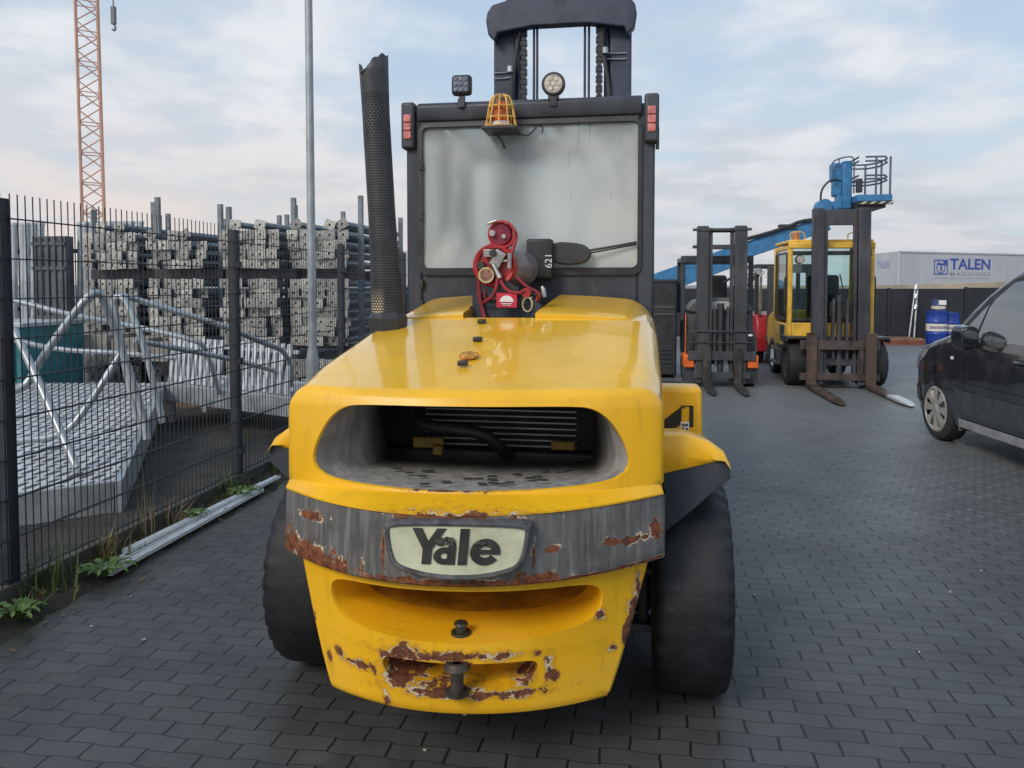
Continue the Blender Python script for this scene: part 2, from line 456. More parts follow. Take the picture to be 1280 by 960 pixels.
# ------------------------------------------------------------------ ground
def mat_paving():
    m, nt, b = nodes('paving_blocks')
    P = coord(nt); sp = N(nt, 'ShaderNodeSeparateXYZ'); L(nt, P, sp.inputs[0])
    X, Y = sp.outputs[0], sp.outputs[1]
    u = mth(nt, 'MULTIPLY', X, 1 / .205); 
    wv = mth(nt, 'SINE', mth(nt, 'MULTIPLY', u, 2 * PI))
    wv = mth(nt, 'MINIMUM', mth(nt, 'MAXIMUM', mth(nt, 'MULTIPLY', wv, 2.2), -1.0), 1.0)
    wob = noise(nt, P, 9, 3)
    v = mth(nt, 'ADD', mth(nt, 'MULTIPLY', Y, 1 / .085), mth(nt, 'MULTIPLY', wv, .048))
    v = mth(nt, 'ADD', v, mth(nt, 'MULTIPLY', wob, .22))
    u3 = mth(nt, 'ADD', u, mth(nt, 'MULTIPLY', noise(nt, P, 6, 2), .10))
    cb = N(nt, 'ShaderNodeCombineXYZ'); L(nt, u3, cb.inputs[0]); L(nt, v, cb.inputs[1])
    br = N(nt, 'ShaderNodeTexBrick'); L(nt, cb.outputs[0], br.inputs['Vector'])
    br.inputs['Scale'].default_value = 1; br.inputs['Brick Width'].default_value = 1; br.inputs['Row Height'].default_value = 1
    br.inputs['Mortar Size'].default_value = .024; br.inputs['Mortar Smooth'].default_value = .35; br.offset = .5
    br.inputs['Color1'].default_value = (.0, .0, .0, 1); br.inputs['Color2'].default_value = (1, 1, 1, 1); br.inputs['Bias'].default_value = 0
    joint = br.outputs['Fac']
    bigv = noise(nt, P, .45, 5, .6); mid = noise(nt, P, 5, 6, .65); fine = noise(nt, P, 160, 3)
    base = mixc(nt, br.outputs['Color'], (.055, .056, .057), (.080, .082, .084))
    base = mixc(nt, ramp(nt, bigv, .3, .7, 0, .5), base, (.042, .042, .042))
    base = mixc(nt, ramp(nt, mid, .35, .75, 0, .55), base, (.092, .090, .086))
    base = mixc(nt, ramp(nt, fine, .58, .72, 0, .5), base, (.13, .13, .13))
    # worn pale spots and stains
    st = noise(nt, P, 1.5, 3, .4)
    base = mixc(nt, ramp(nt, st, .66, .76, 0, .6), base, (.16, .16, .155))
    tm = noise(nt, coord(nt, (2.2, .16, 1)), 1.3, 4)
    base = mixc(nt, ramp(nt, tm, .54, .68, 0, .40), base, (.036, .036, .036))
    oil = noise(nt, P, 2.6, 5, .6)
    base = mixc(nt, ramp(nt, oil, .68, .74, 0, .5), base, (.022, .021, .020))
    dmp = ramp(nt, noise(nt, P, .9, 6, .65), .50, .66, 0, .45)
    base = mixc(nt, dmp, base, (.034, .033, .032))
    # joints: dark near by, sandy further out, mossy on the left next to the verge
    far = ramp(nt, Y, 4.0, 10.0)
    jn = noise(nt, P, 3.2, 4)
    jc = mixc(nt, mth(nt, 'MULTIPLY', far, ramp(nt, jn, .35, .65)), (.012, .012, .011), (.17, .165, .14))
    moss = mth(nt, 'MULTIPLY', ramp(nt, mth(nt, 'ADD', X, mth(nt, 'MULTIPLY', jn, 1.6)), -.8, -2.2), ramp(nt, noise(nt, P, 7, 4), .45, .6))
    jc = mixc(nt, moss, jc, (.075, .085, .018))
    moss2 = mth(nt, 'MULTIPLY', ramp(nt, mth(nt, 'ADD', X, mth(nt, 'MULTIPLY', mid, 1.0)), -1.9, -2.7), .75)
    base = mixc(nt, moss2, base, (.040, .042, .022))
    # pale sand in the cross joints further out
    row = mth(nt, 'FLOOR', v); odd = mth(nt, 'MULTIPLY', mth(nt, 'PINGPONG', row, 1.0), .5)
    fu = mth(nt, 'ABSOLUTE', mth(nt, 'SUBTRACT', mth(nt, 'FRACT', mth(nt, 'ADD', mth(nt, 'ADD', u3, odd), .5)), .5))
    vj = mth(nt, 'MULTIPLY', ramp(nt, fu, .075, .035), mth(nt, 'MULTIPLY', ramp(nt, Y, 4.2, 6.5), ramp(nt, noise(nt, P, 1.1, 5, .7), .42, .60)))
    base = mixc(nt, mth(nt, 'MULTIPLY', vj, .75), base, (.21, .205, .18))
    base = mixc(nt, ramp(nt, mth(nt, 'ADD', Y, mth(nt, 'MULTIPLY', jn, 3.0)), 4.5, 12.0, 0, .75), base, (.178, .186, .184))  # far paving paled: joint sand plus a bluish sheen put into the colour
    asphalt = ramp(nt, Y, 13.5, 14.2)
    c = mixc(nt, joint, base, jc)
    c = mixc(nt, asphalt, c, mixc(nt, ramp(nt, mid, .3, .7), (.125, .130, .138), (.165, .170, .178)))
    L(nt, c, b.inputs['Base Color'])
    L(nt, ramp(nt, bigv, .3, .7, .36, .58), b.inputs['Roughness'])
    b.inputs['Specular IOR Level'].default_value = .48
    keep = mth(nt, 'SUBTRACT', 1.0, asphalt)
    h = mth(nt, 'ADD', mth(nt, 'MULTIPLY', joint, -1.0), mth(nt, 'ADD', mth(nt, 'MULTIPLY', mid, .35), mth(nt, 'MULTIPLY', br.outputs['Color'], .22)))
    bump(nt, b, mth(nt, 'MULTIPLY', h, keep), .8, .006)
    return m
g = MB(); S = 900
g.add([(-S, -60, 0), (S, -60, 0), (S, S, 0), (-S, S, 0)], [(0, 1, 2, 3)])
g.build('ground', mat_paving(), kind='structure', label='dark interlocking block paving and asphalt yard', sm=0)
def mat_soil(name, a, b_, c_):
    m, nt, b = nodes(name); P = coord(nt)
    n1 = noise(nt, P, 3, 8, .7); n2 = noise(nt, P, 25, 6, .7)
    c = mixc(nt, ramp(nt, n1, .35, .65), a, b_); c = mixc(nt, ramp(nt, n2, .55, .7, 0, .7), c, c_)
    L(nt, c, b.inputs['Base Color']); b.inputs['Roughness'].default_value = .95
    bump(nt, b, mth(nt, 'ADD', n1, n2), 1.0, .03); return m
# verge of soil and moss between paving and fence (a real, slightly uneven mound)
g = MB(); rows = []
for i in range(90):
    y = 1.2 + i * .16; row = []
    for k, x in enumerate((-2.72, -2.82, -2.90, -3.0, -3.045)):
        e = .05 * math.sin(i * 1.7) * (k == 0) + random.uniform(-.02, .02) * (k < 4)
        row.append((x + e, y, (-.02, .012, .03, .035, .035)[k] + random.uniform(-.004, .006)))
    rows.append(row)
g.grid(rows); g.build('verge', mat_soil('soil', (.022, .020, .015), (.040, .038, .024), (.050, .060, .018)), kind='structure', label='strip of mossy soil along the mesh fence')
g = MB(); g.add([(-60, 1, .004), (-3.13, 1, .004), (-3.13, 60, .004), (-60, 60, .004)], [(0, 1, 2, 3)])
g.build('storage_yard_ground', mat_soil('yard_dirt', (.035, .034, .030), (.070, .066, .058), (.11, .10, .085)), kind='structure', label='bare dirt ground of the storage yard behind the fence', sm=0)
g = MB(); g.bx(-3.13, -3.045, .5, 22, 0, .11); g.build('kerb', mat('kerb_concrete', (.075, .073, .066), .9, 0, .3, 5, (.04, .045, .02), .6, bmp=.004), kind='structure', label='low concrete kerb under the mesh fence', bevel=.006)

# ------------------------------------------------------------------ the big yellow forklift seen from behind
C = -.535; YR = 2.9
ROOT = (C, YR, 0)
fl = thing('forklift', 'large yellow forklift with worn counterweight and black cab, seen from behind', 'forklift', ROOT)
def part(mb, name, mats, parent=fl, **k):
    return mb.build(name, mats, parent, org=ROOT, **k)
def subpart(mb, name, mats, parent, **k):
    return mb.build(name, mats, parent, org=ROOT, **k)
def shear(p):
    f = smooth01(3.35, 2.6, p[1])
    return (p[0], p[1] + .125 * (p[0] - C) / 1.26 * f, p[2])
YC = [(.27, 2.30), (.475, 2.265), (.70, 2.245), (.955, 2.345), (1.205, 2.385), (1.265, 2.41)]
BL = [(.27, .27), (.475, .30), (.70, .31), (.955, .165), (1.205, .13), (1.265, .12)]
def rearY(x, z):
    t = abs(x - C) / .63
    return lerp_tab(YC, z) + lerp_tab(BL, z) * t ** 2.1

def ray_poly(poly, c, ang, sx):
    """distance scaled hit of a ray from c at angle ang (in x*sx, z space) with closed polygon"""
    dx, dz = math.cos(ang), math.sin(ang); best = None
    n = len(poly)
    for i in range(n):
        ax, az = (poly[i][0] - c[0]) * sx, poly[i][1] - c[1]
        bx_, bz = (poly[(i + 1) % n][0] - c[0]) * sx, poly[(i + 1) % n][1] - c[1]
        ex, ez = bx_ - ax, bz - az
        den = dx * ez - dz * ex
        if abs(den) < 1e-12: continue
        t = (ax * ez - az * ex) / den; s = (ax * dz - az * dx) / den
        if t > 0 and -1e-6 <= s <= 1 + 1e-6 and (best is None or t > best): best = t
    best = best or 0
    return (c[0] + dx * best / sx, c[1] + dz * best)

def smooth_poly(poly, it=2):
    for _ in range(it):
        q = []
        for i in range(len(poly)):
            a = poly[i]; b = poly[(i + 1) % len(poly)]
            q += [(a[0] * .75 + b[0] * .25, a[1] * .75 + b[1] * .25), (a[0] * .25 + b[0] * .75, a[1] * .25 + b[1] * .75)]
        poly = q
    return poly

def patch(mb, outer, hole, cen, sx, ts=(0, .2, .45, .7, .88, .96, 1)):
    """sheet between the outer loop and the hole lying on the rear surface; returns hole loop (x, z)"""
    loop = []
    for p in outer:
        a = math.atan2(p[1] - cen[1], (p[0] - cen[0]) * sx)
        loop.append(ray_poly(hole, cen, a, sx))
    rows = []
    for t in ts:
        rows.append([(o[0] + (h[0] - o[0]) * t, o[1] + (h[1] - o[1]) * t) for o, h in zip(outer, loop)])
    mb.grid([[(x, rearY(x, z), z) for x, z in r] for r in rows], closed=True)
    return loop

def seg(a, b, n):
    return [(a[0] + (b[0] - a[0]) * i / n, a[1] + (b[1] - a[1]) * i / n) for i in range(n)]

# rear-hood cross section (upper outline) as a polyline sampled by arc length
def section(hw, zb, zt, r, crown, n=90):
    pts = [(-hw, zb)]
    for i in range(11):
        a = PI - (PI / 2) * i / 10
        pts.append((-hw + r + r * math.cos(a), zt - r + r * math.sin(a)))
    for i in range(1, 20):
        x = -hw + r + (2 * hw - 2 * r) * i / 20
        pts.append((x, zt + crown * (1 - (x / (hw - r)) ** 2)))
    for i in range(11):
        a = PI / 2 - (PI / 2) * i / 10
        pts.append((hw - r + r * math.cos(a), zt - r + r * math.sin(a)))
    pts.append((hw, zb))
    ln = [0]
    for a, b in zip(pts, pts[1:]): ln.append(ln[-1] + math.hypot(b[0] - a[0], b[1] - a[1]))
    out = []; k = 0
    # parameter: side, corner, top, corner, side each get a fixed share so that sections correspond
    marks = [0, 1, 11, 31, 41, 42]; share = [0, 8, 26, 64, 82, 90]
    for i in range(n + 1):
        s = i * 90 / n
        for j in range(5):
            if s <= share[j + 1] + 1e-9:
                f = (s - share[j]) / (share[j + 1] - share[j])
                la, lb = ln[marks[j]], ln[marks[j + 1]]
                q = la + (lb - la) * f; break
        while k < len(ln) - 2 and ln[k + 1] < q: k += 1
        while k > 0 and ln[k] > q: k -= 1
        u = (q - ln[k]) / max(1e-9, ln[k + 1] - ln[k])
        out.append((C + pts[k][0] + (pts[k + 1][0] - pts[k][0]) * u, pts[k][1] + (pts[k + 1][1] - pts[k][1]) * u))
    return out
HSLOPE = .193
def hood_top(Y): return 1.262 + HSLOPE * (Y - 2.42)

# wear spots in object space (x - C, z)
cw_blobs = [(.02, .905, .17, .016), (-.03, .957, .14, .008), (.02, .462, .17, .014), (-.215, .415, .03, .05), (-.16, .368, .07, .02), (-.19, .348, .05, .016),
            (.13, .405, .06, .025), (.19, .385, .035, .03), (.275, .40, .015, .05), (.285, .375, .02, .02), (.02, .328, .20, .014), (.13, .332, .12, .012), (-.10, .336, .08, .012),
            (-.33, .385, .05, .016), (-.41, .41, .02, .016), (-.235, .295, .012, .03), (.0, .43, .05, .03), (-.455, .37, .012, .02), (-.08, .455, .08, .014), (-.18, .455, .05, .03),
            (.47, .43, .014, .014), (.43, .545, .012, .02), (.548, .62, .010, .05), (.536, .56, .012, .05), (.522, .51, .014, .05), (.505, .455, .010, .03), (-.52, .47, .008, .03)]
CWM = paint_yellow('counterweight_paint', cw_blobs)
hood_m = paint_yellow('hood_paint_wet', None, drops=True, col=(.94, .53, .025))

# upper rear face with the big air opening
hw0 = .615
outer_top = section(hw0, .945, 1.235, .072, .0)          # left-bottom over the top to right-bottom
outer = outer_top + [(x, .945) for x, _ in seg((C + hw0, 0), (C - hw0, 0), 60)][1:]
half = [(0, 1.212), (.35, 1.212), (.41, 1.20), (.46, 1.16), (.497, 1.10), (.520, 1.04), (.516, 1.002), (.485, .976), (.41, .962), (.25, .953), (0, .949)]
holeA = [(C + x, z) for x, z in half] + [(C - x, z) for x, z in half[::-1][1:-1]]
holeA = smooth_poly(holeA, 2)
cw = MB(); cw.warp = shear
cen = (C, 1.085)
loopA = patch(cw, outer, holeA, cen, .25)
# rounded edge: rolls from the face into hood top and sides
def edge_row(y_off, grow, lift):
    sec = section(hw0 + grow, .945, 1.235 + lift, .072 + grow, .0)
    return [(x, rearY(x, z) + y_off, z) for x, z in sec]
er = [[(x, rearY(x, z), z) for x, z in outer_top], edge_row(.004, .006, .009), edge_row(.012, .011, .018), edge_row(.026, .014, .025)]
cw.grid(er)
# lip chamfer under the opening
rows = []
for (dz, k) in ((.945, 0), (.941, .12), (.922, .85), (.918, 1.0), (.912, 1.0)):
    row = []
    for i in range(61):
        t = -1 + 2 * i / 60; x = C + (hw0 + .012 * k) * t
        ya = rearY(x, .945); yb = 2.215 + .285 * abs(t) ** 2.1
        row.append((x, ya + (yb - ya) * k, dz))
    rows.append(row)
cw.grid(rows)
for sgn in (-1, 1):   # lip ends run forward along the flanks
    yb = 2.50
    cw.grid([[(C + sgn * hw0, rearY(C + sgn * hw0, .945), .945), (C + sgn * .627, yb, .918), (C + sgn * .627, yb, .912)],
             [(C + sgn * .625, 2.75, .945), (C + sgn * .627, 2.75, .918), (C + sgn * .627, 2.75, .912)]])
# lower body in two sheets, each with a pocket
def lhw(z): return .45 + (.575 - .45) * ((z - .27) / .43) ** .9
def lower_outer(z0, z1, n=44, m=14):
    bot = [(C + lhw(z0) * (-1 + 2 * i / n), z0) for i in range(n + 1)]
    top = [(C + lhw(z1) * (-1 + 2 * i / n), z1) for i in range(n + 1)]
    left = [(C - lhw(z0 + (z1 - z0) * i / m), z0 + (z1 - z0) * i / m) for i in range(1, m)]
    right = [(C + lhw(z0 + (z1 - z0) * i / m), z0 + (z1 - z0) * i / m) for i in range(1, m)]
    return bot + right + top[::-1] + left[::-1]
hB = [(0, .674), (.30, .668), (.40, .660), (.436, .635), (.436, .580), (.41, .545), (.33, .522), (.2, .509), (0, .503)]
holeB = smooth_poly([(C + x, z) for x, z in hB] + [(C - x, z) for x, z in hB[::-1][1:-1]], 2)
loopB = patch(cw, lower_outer(.475, .712), holeB, (C, .59), .35)
hC = [(0, .437), (.20, .440), (.238, .437), (.245, .405), (.215, .362), (.15, .348), (0, .340)]
holeC = smooth_poly([(C + x, z) for x, z in hC] + [(C - x, z) for x, z in hC[::-1][1:-1]], 1)
loopC = patch(cw, lower_outer(.275, .475), holeC, (C, .392), .45)
# rolled lower edge and underside, flanks
n = 44
rows = []
for (dz, dy, sh) in ((.275, 0, 1), (.262, .008, .995), (.254, .03, .985), (.254, .55, .97)):
    rows.append([(C + lhw(.275) * sh * (-1 + 2 * i / n), rearY(C + lhw(.275) * (-1 + 2 * i / n), .275) * (dy < .3) + (2.85 if dy > .3 else dy), dz) for i in range(n + 1)])
cw.grid(rows)
for sgn in (-1, 1):
    cols = []
    for (dy, q) in ((0, 0), (.008, .006), (.03, .010), (.42, -.02)):
        cols.append([(C + sgn * (lhw(z) + q), rearY(C + sgn * lhw(z), z) + dy, z) for z in [.275 + (.712 - .275) * i / 14 for i in range(15)]])
    cw.grid(cols)
# pocket insides
def pocket(mb, loop, depth, fn, shaded=False):
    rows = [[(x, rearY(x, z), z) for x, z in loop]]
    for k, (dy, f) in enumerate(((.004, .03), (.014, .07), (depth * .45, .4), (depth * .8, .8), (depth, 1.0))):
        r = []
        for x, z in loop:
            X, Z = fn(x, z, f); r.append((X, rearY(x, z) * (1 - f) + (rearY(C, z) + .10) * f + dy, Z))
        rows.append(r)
    mb.grid(rows[:4], closed=True); mb.mi = 1 if shaded else 0  # deeper rows take the darker material that paints in shade
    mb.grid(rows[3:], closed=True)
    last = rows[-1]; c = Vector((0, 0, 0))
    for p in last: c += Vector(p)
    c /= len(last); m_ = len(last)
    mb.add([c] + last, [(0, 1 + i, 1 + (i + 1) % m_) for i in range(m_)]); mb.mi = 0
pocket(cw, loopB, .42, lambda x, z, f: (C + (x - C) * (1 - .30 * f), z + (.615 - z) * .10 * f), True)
pocket(cw, loopC, .06, lambda x, z, f: (C + (x - C) * (1 - .12 * f), z + (.40 - z) * .18 * f))
# fillet ring of the air opening
ringA = [[(x, rearY(x, z), z) for x, z in loopA]]
for dy, f in ((.004, .012), (.010, .02)):
    ringA.append([(x + (C - x) * f * .6, rearY(x, z) + dy, z + (1.085 - z) * f) for x, z in loopA])
cw.grid(ringA, closed=True)
part(cw, 'counterweight', [CWM, mat('pocket_shade_yellow', (.50, .26, .014), .6, 0, .35, 9, (.10, .05, .01), .6)], sm=38, weld=.0004)  # second material: yellow darkened to paint the shade deep in the upper pocket

# grey funnel inside the opening
fun = mat('opening_liner', (.30, .295, .285), .6, .1, .4, 5, (.03, .03, .03), .7, streak=True)
tn = MB(); tn.warp = shear
rows = [ringA[-1]]
def inner(x, z):
    a = (x - C) / .506; b_ = (z - 1.085) / .12
    m_ = max(abs(a), abs(b_) * .9, 1e-6)
    return (C + max(-.385, min(.385, a * .45)), 1.075 + max(-.155, min(.125, b_ * .15)))
for f, y in ((.3, .10), (.6, .22), (.85, .34), (1, .46)):
    r = []
    for (x, z) in loopA:
        X, Z = inner(x, z); e = 1 - (1 - f) ** 1.5
        r.append((x + (X - x) * e, rearY(x, z) + .010 + (2.80 - rearY(x, z)) * f, z + (Z - z) * e * (.35 if z < 1.0 else 1)))
    rows.append(r)
tn.grid(rows, closed=True)
def mat_liner():
    m, nt, b = nodes('opening_liner'); P = coord(nt); sp = N(nt, 'ShaderNodeSeparateXYZ'); L(nt, P, sp.inputs[0])
    n1 = noise(nt, coord(nt, (1, 1, .15)), 22, 6, .6); n2 = noise(nt, P, 5, 5)
    c = mixc(nt, ramp(nt, n1, .35, .7), (.24, .235, .225), (.40, .39, .375))
    c = mixc(nt, ramp(nt, n2, .5, .7, 0, .4), c, (.12, .11, .10))
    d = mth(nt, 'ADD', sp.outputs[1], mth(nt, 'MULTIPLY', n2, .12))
    c = mixc(nt, ramp(nt, d, -.30, -.06), c, (.012, .012, .011))  # darker with depth: shade inside the opening put into the colour
    L(nt, c, b.inputs['Base Color']); b.inputs['Roughness'].default_value = .6
    return m
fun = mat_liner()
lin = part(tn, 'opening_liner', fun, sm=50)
black = flat('soot_black', (.03, .03, .03), .9)
pb = MB(); pb.warp = shear
rr = random.Random(3)
for i in range(24):                         # slots punched in the floor of the opening
    t = -.8 + 1.6 * rr.random(); f = rr.uniform(.03, .75)
    x = C + t * .40; y = 2.36 + .14 * t * t + f * .30
    z = .9545 - .020 * f + .020 * abs(t)
    pb.box((x, y, z + .003), (.03, .011, .004), Matrix.Rotation(rr.uniform(-.2, .2), 3, 'Z'))
subpart(pb, 'vent_slot', black, lin, kind='stuff', sm=0)
core = MB(); core.bx(C - .50, C + .50, 3.02, 3.05, .86, 1.28)
rad = part(core, 'radiator', flat('radiator_black', (.014, .014, .014), .7))
fins = MB()
for i in range(10):
    z = .965 + i * .023
    fins.bx(C - .29, C + .31, 2.975, 2.985, z, z + .006)
subpart(fins, 'radiator_fins', mat('fin_metal', (.34, .34, .32), .5, .3, .3, 10), rad, sm=0)
h = MB(); h.tube([(C - .33, 2.90, 1.20), (C - .31, 2.86, 1.10), (C - .25, 2.82, 1.065), (C - .12, 2.80, 1.06), (C - .02, 2.81, 1.045), (C + .03, 2.85, .99), (C + .05, 2.92, .94)], .023, 12, smooth=2)
part(h, 'coolant_hose', flat('hose_rubber', (.018, .018, .018), .55))
dim_y = mat('bracket_shade_yellow', (.22, .13, .015), .6, 0, .4, 20, (.03, .02, .01), .6)  # yellow darkened in its colour to stand for shade inside the opening
for a in ((C - .31, C - .19, 2.86, 2.88, .972, 1.012), (C - .22, C - .185, 2.82, 2.86, .955, .99), (C + .22, C + .31, 2.90, 2.92, .972, 1.005)):
    b_ = MB(); b_.bx(*a); part(b_, 'yellow_bracket', dim_y, bevel=.004)
# dark box closing the engine bay
e = MB(); e.bx(C - .56, C + .56, 2.95, 5.0, .50, .95); e.bx(C - .585, C + .585, 3.06, 3.85, .84, 1.20)
part(e, 'chassis', M['dark'], bevel=.01)

# hood shell behind the face
hd = MB(); hd.warp = shear
rows = [er[-1]]
for Y in (2.56, 2.66, 2.8, 2.95, 3.1, 3.25, 3.38):
    k = smooth01(2.45, 3.0, Y)
    zt = hood_top(Y) - .006; r = .086 + .012 * k
    sec = section(.629, .945 - .05 * k, zt, r, .010 * k)
    kk = smooth01(2.52, 2.75, Y)
    row = []
    for (x, z) in sec:
        bow = rearY(x, 1.26) - rearY(C, 1.26)
        row.append((x, Y + bow * (1 - kk) - .02 * (1 - kk), z))
    rows.append(row)
rows.append([(x, y + .004, z - .012) for x, y, z in rows[-1]])
hd.grid(rows)
part(hd, 'rear_hood', hood_m, sm=45)
# front hood in two halves either side of the dark bracket recess
fh = MB()
for x0, x1, flip in ((-.629, -.23, 0), (.095, .629, 1)):
    rows = []
    for Y in (3.392, 3.40, 3.42, 3.6, 3.75, 3.86, 3.93):
        zt = hood_top(Y) + .004 * smooth01(3.392, 3.42, Y) - .055 * max(0, Y - 3.40); sec = section(.632, .90, zt, .17, .02, 180)
        cut = .09 * (Y - 3.39)
        a, bb = (x0, x1 + cut) if not flip else (x0 - cut * .2 + .13 * (Y - 3.39), x1)
        sel = [(max(a, min(bb, x - C)) + C, z) for x, z in sec]
        rows.append([(x, Y, z) for x, z in sel])
    n0 = len(rows[0])
    fh.grid(rows)
    # end wall towards the recess
    edge = (-1 if False else 0)
    cutrow = []
    for r in rows:
        xs = [p for p in r]
        q = max(xs, key=lambda p: p[0]) if not flip else min(xs, key=lambda p: p[0])
        cutrow.append(q)
    fh.grid([cutrow, [(p[0], p[1], p[2] - .10) for p in cutrow]])
    fh.grid([rows[0], [(x, y + .002, z - .03) for x, y, z in rows[0]]])
part(fh, 'front_hood', paint_yellow('hood_paint_front', None, drops=True, col=(.94, .53, .025)), sm=45)

# clips and badge on the hood
cl = MB(); cl.warp = shear
for x, Y in ((-.613, 2.98), (-.655, 3.27), (-.60, 2.66)):
    cl.box((x, Y, hood_top(Y) + .014), (.036, .022, .016), Matrix.Rotation(.19, 3, 'X'))
part(cl, 'hood_clip', M['dark'], bevel=.003)
bd = MB(); bd.warp = shear
bd.cyl((-.60, 2.765, hood_top(2.765) + .008), (-.60, 2.763, hood_top(2.765) + .017), .036, .034, 20)
bad = part(bd, 'badge', mat('peeled_badge', (.42, .20, .03), .6, 0, .8, 40, (.08, .03, .02), .8), bevel=.002)

# ---- grey bumper band and name plate
band_blobs = [(-.50, .728, .16, .045), (-.60, .73, .06, .06), (-.42, .714, .09, .022), (.02, .707, .28, .018), (.25, .712, .07, .026), (.0, .907, .18, .012),
              (-.49, .852, .05, .018), (.53, .79, .08, .014), (.46, .795, .02, .014), (.60, .80, .018, .04), (.29, .80, .02, .012),
              (-.215, .80, .006, .06), (.238, .78, .006, .05), (.05, .900, .16, .010), (.40, .706, .12, .006), (.55, .708, .1, .006)]
bm_ = MB(); bm_.warp = shear
def bandY(t): return 2.208 + .292 * abs(t) ** 2.1
rows = []
for z, dy, g_ in ((.708, .06, 0), (.700, .03, 0), (.700, .006, .004), (.706, 0, .004), (.74, 0, .004), (.80, .003, .004), (.86, .006, .004), (.908, .008, .004), (.913, .016, .002)):
    rows.append([(C + (.626 + g_) * (-1 + 2 * i / 64), bandY(-1 + 2 * i / 64) + dy, z) for i in range(65)])
bm_.grid(rows)
for s_ in (-1, 1):
    bm_.grid([[(C + s_ * .630, bandY(1) + .006, z) for z in (.700, .706, .86, .908)], [(C + s_ * .634, bandY(1) + .02, z) for z in (.700, .706, .86, .908)], [(C + s_ * .632, 2.74, z) for z in (.700, .706, .86, .908)]])
    bm_.grid([[(C + s_ * .634, bandY(1) + .02, .700), (C + s_ * .632, 2.74, .700)], [(C + s_ * .56, bandY(1) + .02, .703), (C + s_ * .56, 2.74, .703)]])
band = part(bm_, 'bumper_band', paint_band('band_paint', band_blobs), sm=40)
# plate outline, slightly trapezoid with a bowed foot
def plate_outline(k):
    pts = [(-.204, .898), (.204, .898), (.207, .868), (.192, .79), (.165, .766), (.08, .746), (0, .742), (-.08, .746), (-.165, .766), (-.192, .79), (-.207, .868)]
    c = (0, .825)
    pts = [(c[0] + (x - c[0]) * (1 - k / .21), c[1] + (z - c[1]) * (1 - k / .085)) for x, z in pts]
    return smooth_poly(pts, 2)
PX = .020      # plate sits a touch right of the middle
def plate_ring(k, dy):
    return [(C + PX + x, bandY((x + PX) / .63) * .35 + 2.205 * .65 - dy - (.9 - z) * .06, z) for x, z in plate_outline(k)]
pl = MB(); pl.warp = shear
rings = [plate_ring(-.010, -.03), plate_ring(-.008, .022), plate_ring(-.003, .027), plate_ring(.005, .026), plate_ring(.008, .0205)]
pl.grid(rings, closed=True)
fr_ = part(pl, 'name_plate', mat('plate_frame', (.10, .10, .105), .45, .3, .4, 14, (.3, .28, .25), .4), sm=50)
pf = MB(); pf.warp = shear
pr = plate_ring(.008, .0205); cc = (C + PX, 2.205 - .0205 - .08 * .06 + .002, .82)
pf.add([cc] + pr, [(0, 1 + i, 1 + (i + 1) % len(pr)) for i in range(len(pr))])
subpart(pf, 'plate_face', mat('plate_cream', (.55, .56, .40), .4, 0, .12, 9, (.35, .34, .25), .35), fr_, sm=0)
# the letters, cut as polygons
def poly_letter(mb, polys, m):
    for p in polys: mb.prism(p, 'Y', -.002, .002)
LB = mat('letter_black', (.030, .032, .028), .55, 0, .3, 20)
def arc(cx_, cz_, ro, ri, a0, a1, n=22, sx=1.0):
    o = [(cx_ + ro * sx * math.cos(a0 + (a1 - a0) * i / n), cz_ + ro * math.sin(a0 + (a1 - a0) * i / n)) for i in range(n + 1)]
    q_ = [(cx_ + ri * sx * math.cos(a0 + (a1 - a0) * i / n), cz_ + ri * math.sin(a0 + (a1 - a0) * i / n)) for i in range(n + 1)]
    return [[o[i], o[i + 1], q_[i + 1], q_[i]] for i in range(n)]
glyph = [[(0, 1), (.24, 1), (.405, .63), (.60, 1), (.83, 1), (.515, .42), (.515, 0), (.295, 0), (.295, .42)]]
glyph += arc(.83, .235, .235, .085, 0, 2 * PI, 30, 1.12) + [[(.90, .0), (1.10, .0), (1.10, .50), (.90, .50)]] + arc(.86, .50, .235, .085, 0, PI * .95, 18, 1.02)
glyph += [[(1.17, 0), (1.385, 0), (1.385, 1), (1.17, 1)]]
glyph += arc(1.80, .36, .365, .165, R_(-2), R_(325), 40, .98) + [[(1.60, .30), (2.157, .30), (2.157, .415), (1.60, .415)]]
lm = MB(); GW, GH = .262, .104
for gi, p in enumerate(glyph):
    pts = []
    for gx, gz in p:
        gx += .07 * (gz - .5)
        pts.append(((gx / 2.16 - .5) * GW, .829 - .048 + gz * GH))
    m_ = len(pts); e_ = .0003 * (gi % 3)
    vs = []
    for dep in (-.0016 - e_, .004):
        for px_, pz_ in pts:
            X_ = PX - .002 + px_
            vs.append((C + X_, 2.1795 + dep + .125 * X_ / 1.26 + .35 * (bandY(X_ / .63) - 2.208) + (pz_ - .829) * .06, pz_))
    lm.add(vs, [tuple(range(m_))[::-1], tuple(range(m_, 2 * m_))] + [(k, (k + 1) % m_, m_ + (k + 1) % m_, m_ + k) for k in range(m_)])
subpart(lm, 'lettering', LB, fr_, sm=0)
SCUFF = mat('scuffed_metal', (.045, .042, .034), .5, .2, .6, 60, (.7, .68, .6), .6); rr = random.Random(5)                  # scuffs where the a and l have been scraped
for (x0, z0, w_, h_) in ((-.032, .850, .064, .026), (.072, .846, .034, .010)):
    pts = []
    for i in range(22):
        a = 2 * PI * i / 22; q = rr.uniform(.65, 1.1)
        pts.append((C + PX + x0 + w_ / 2 * math.cos(a) * q, z0 + h_ / 2 * math.sin(a) * q))
    ch = MB(); ch.warp = shear; ch.prism(pts, 'Y', 2.1745, 2.1775); subpart(ch, 'scuff', SCUFF, fr_, sm=0)

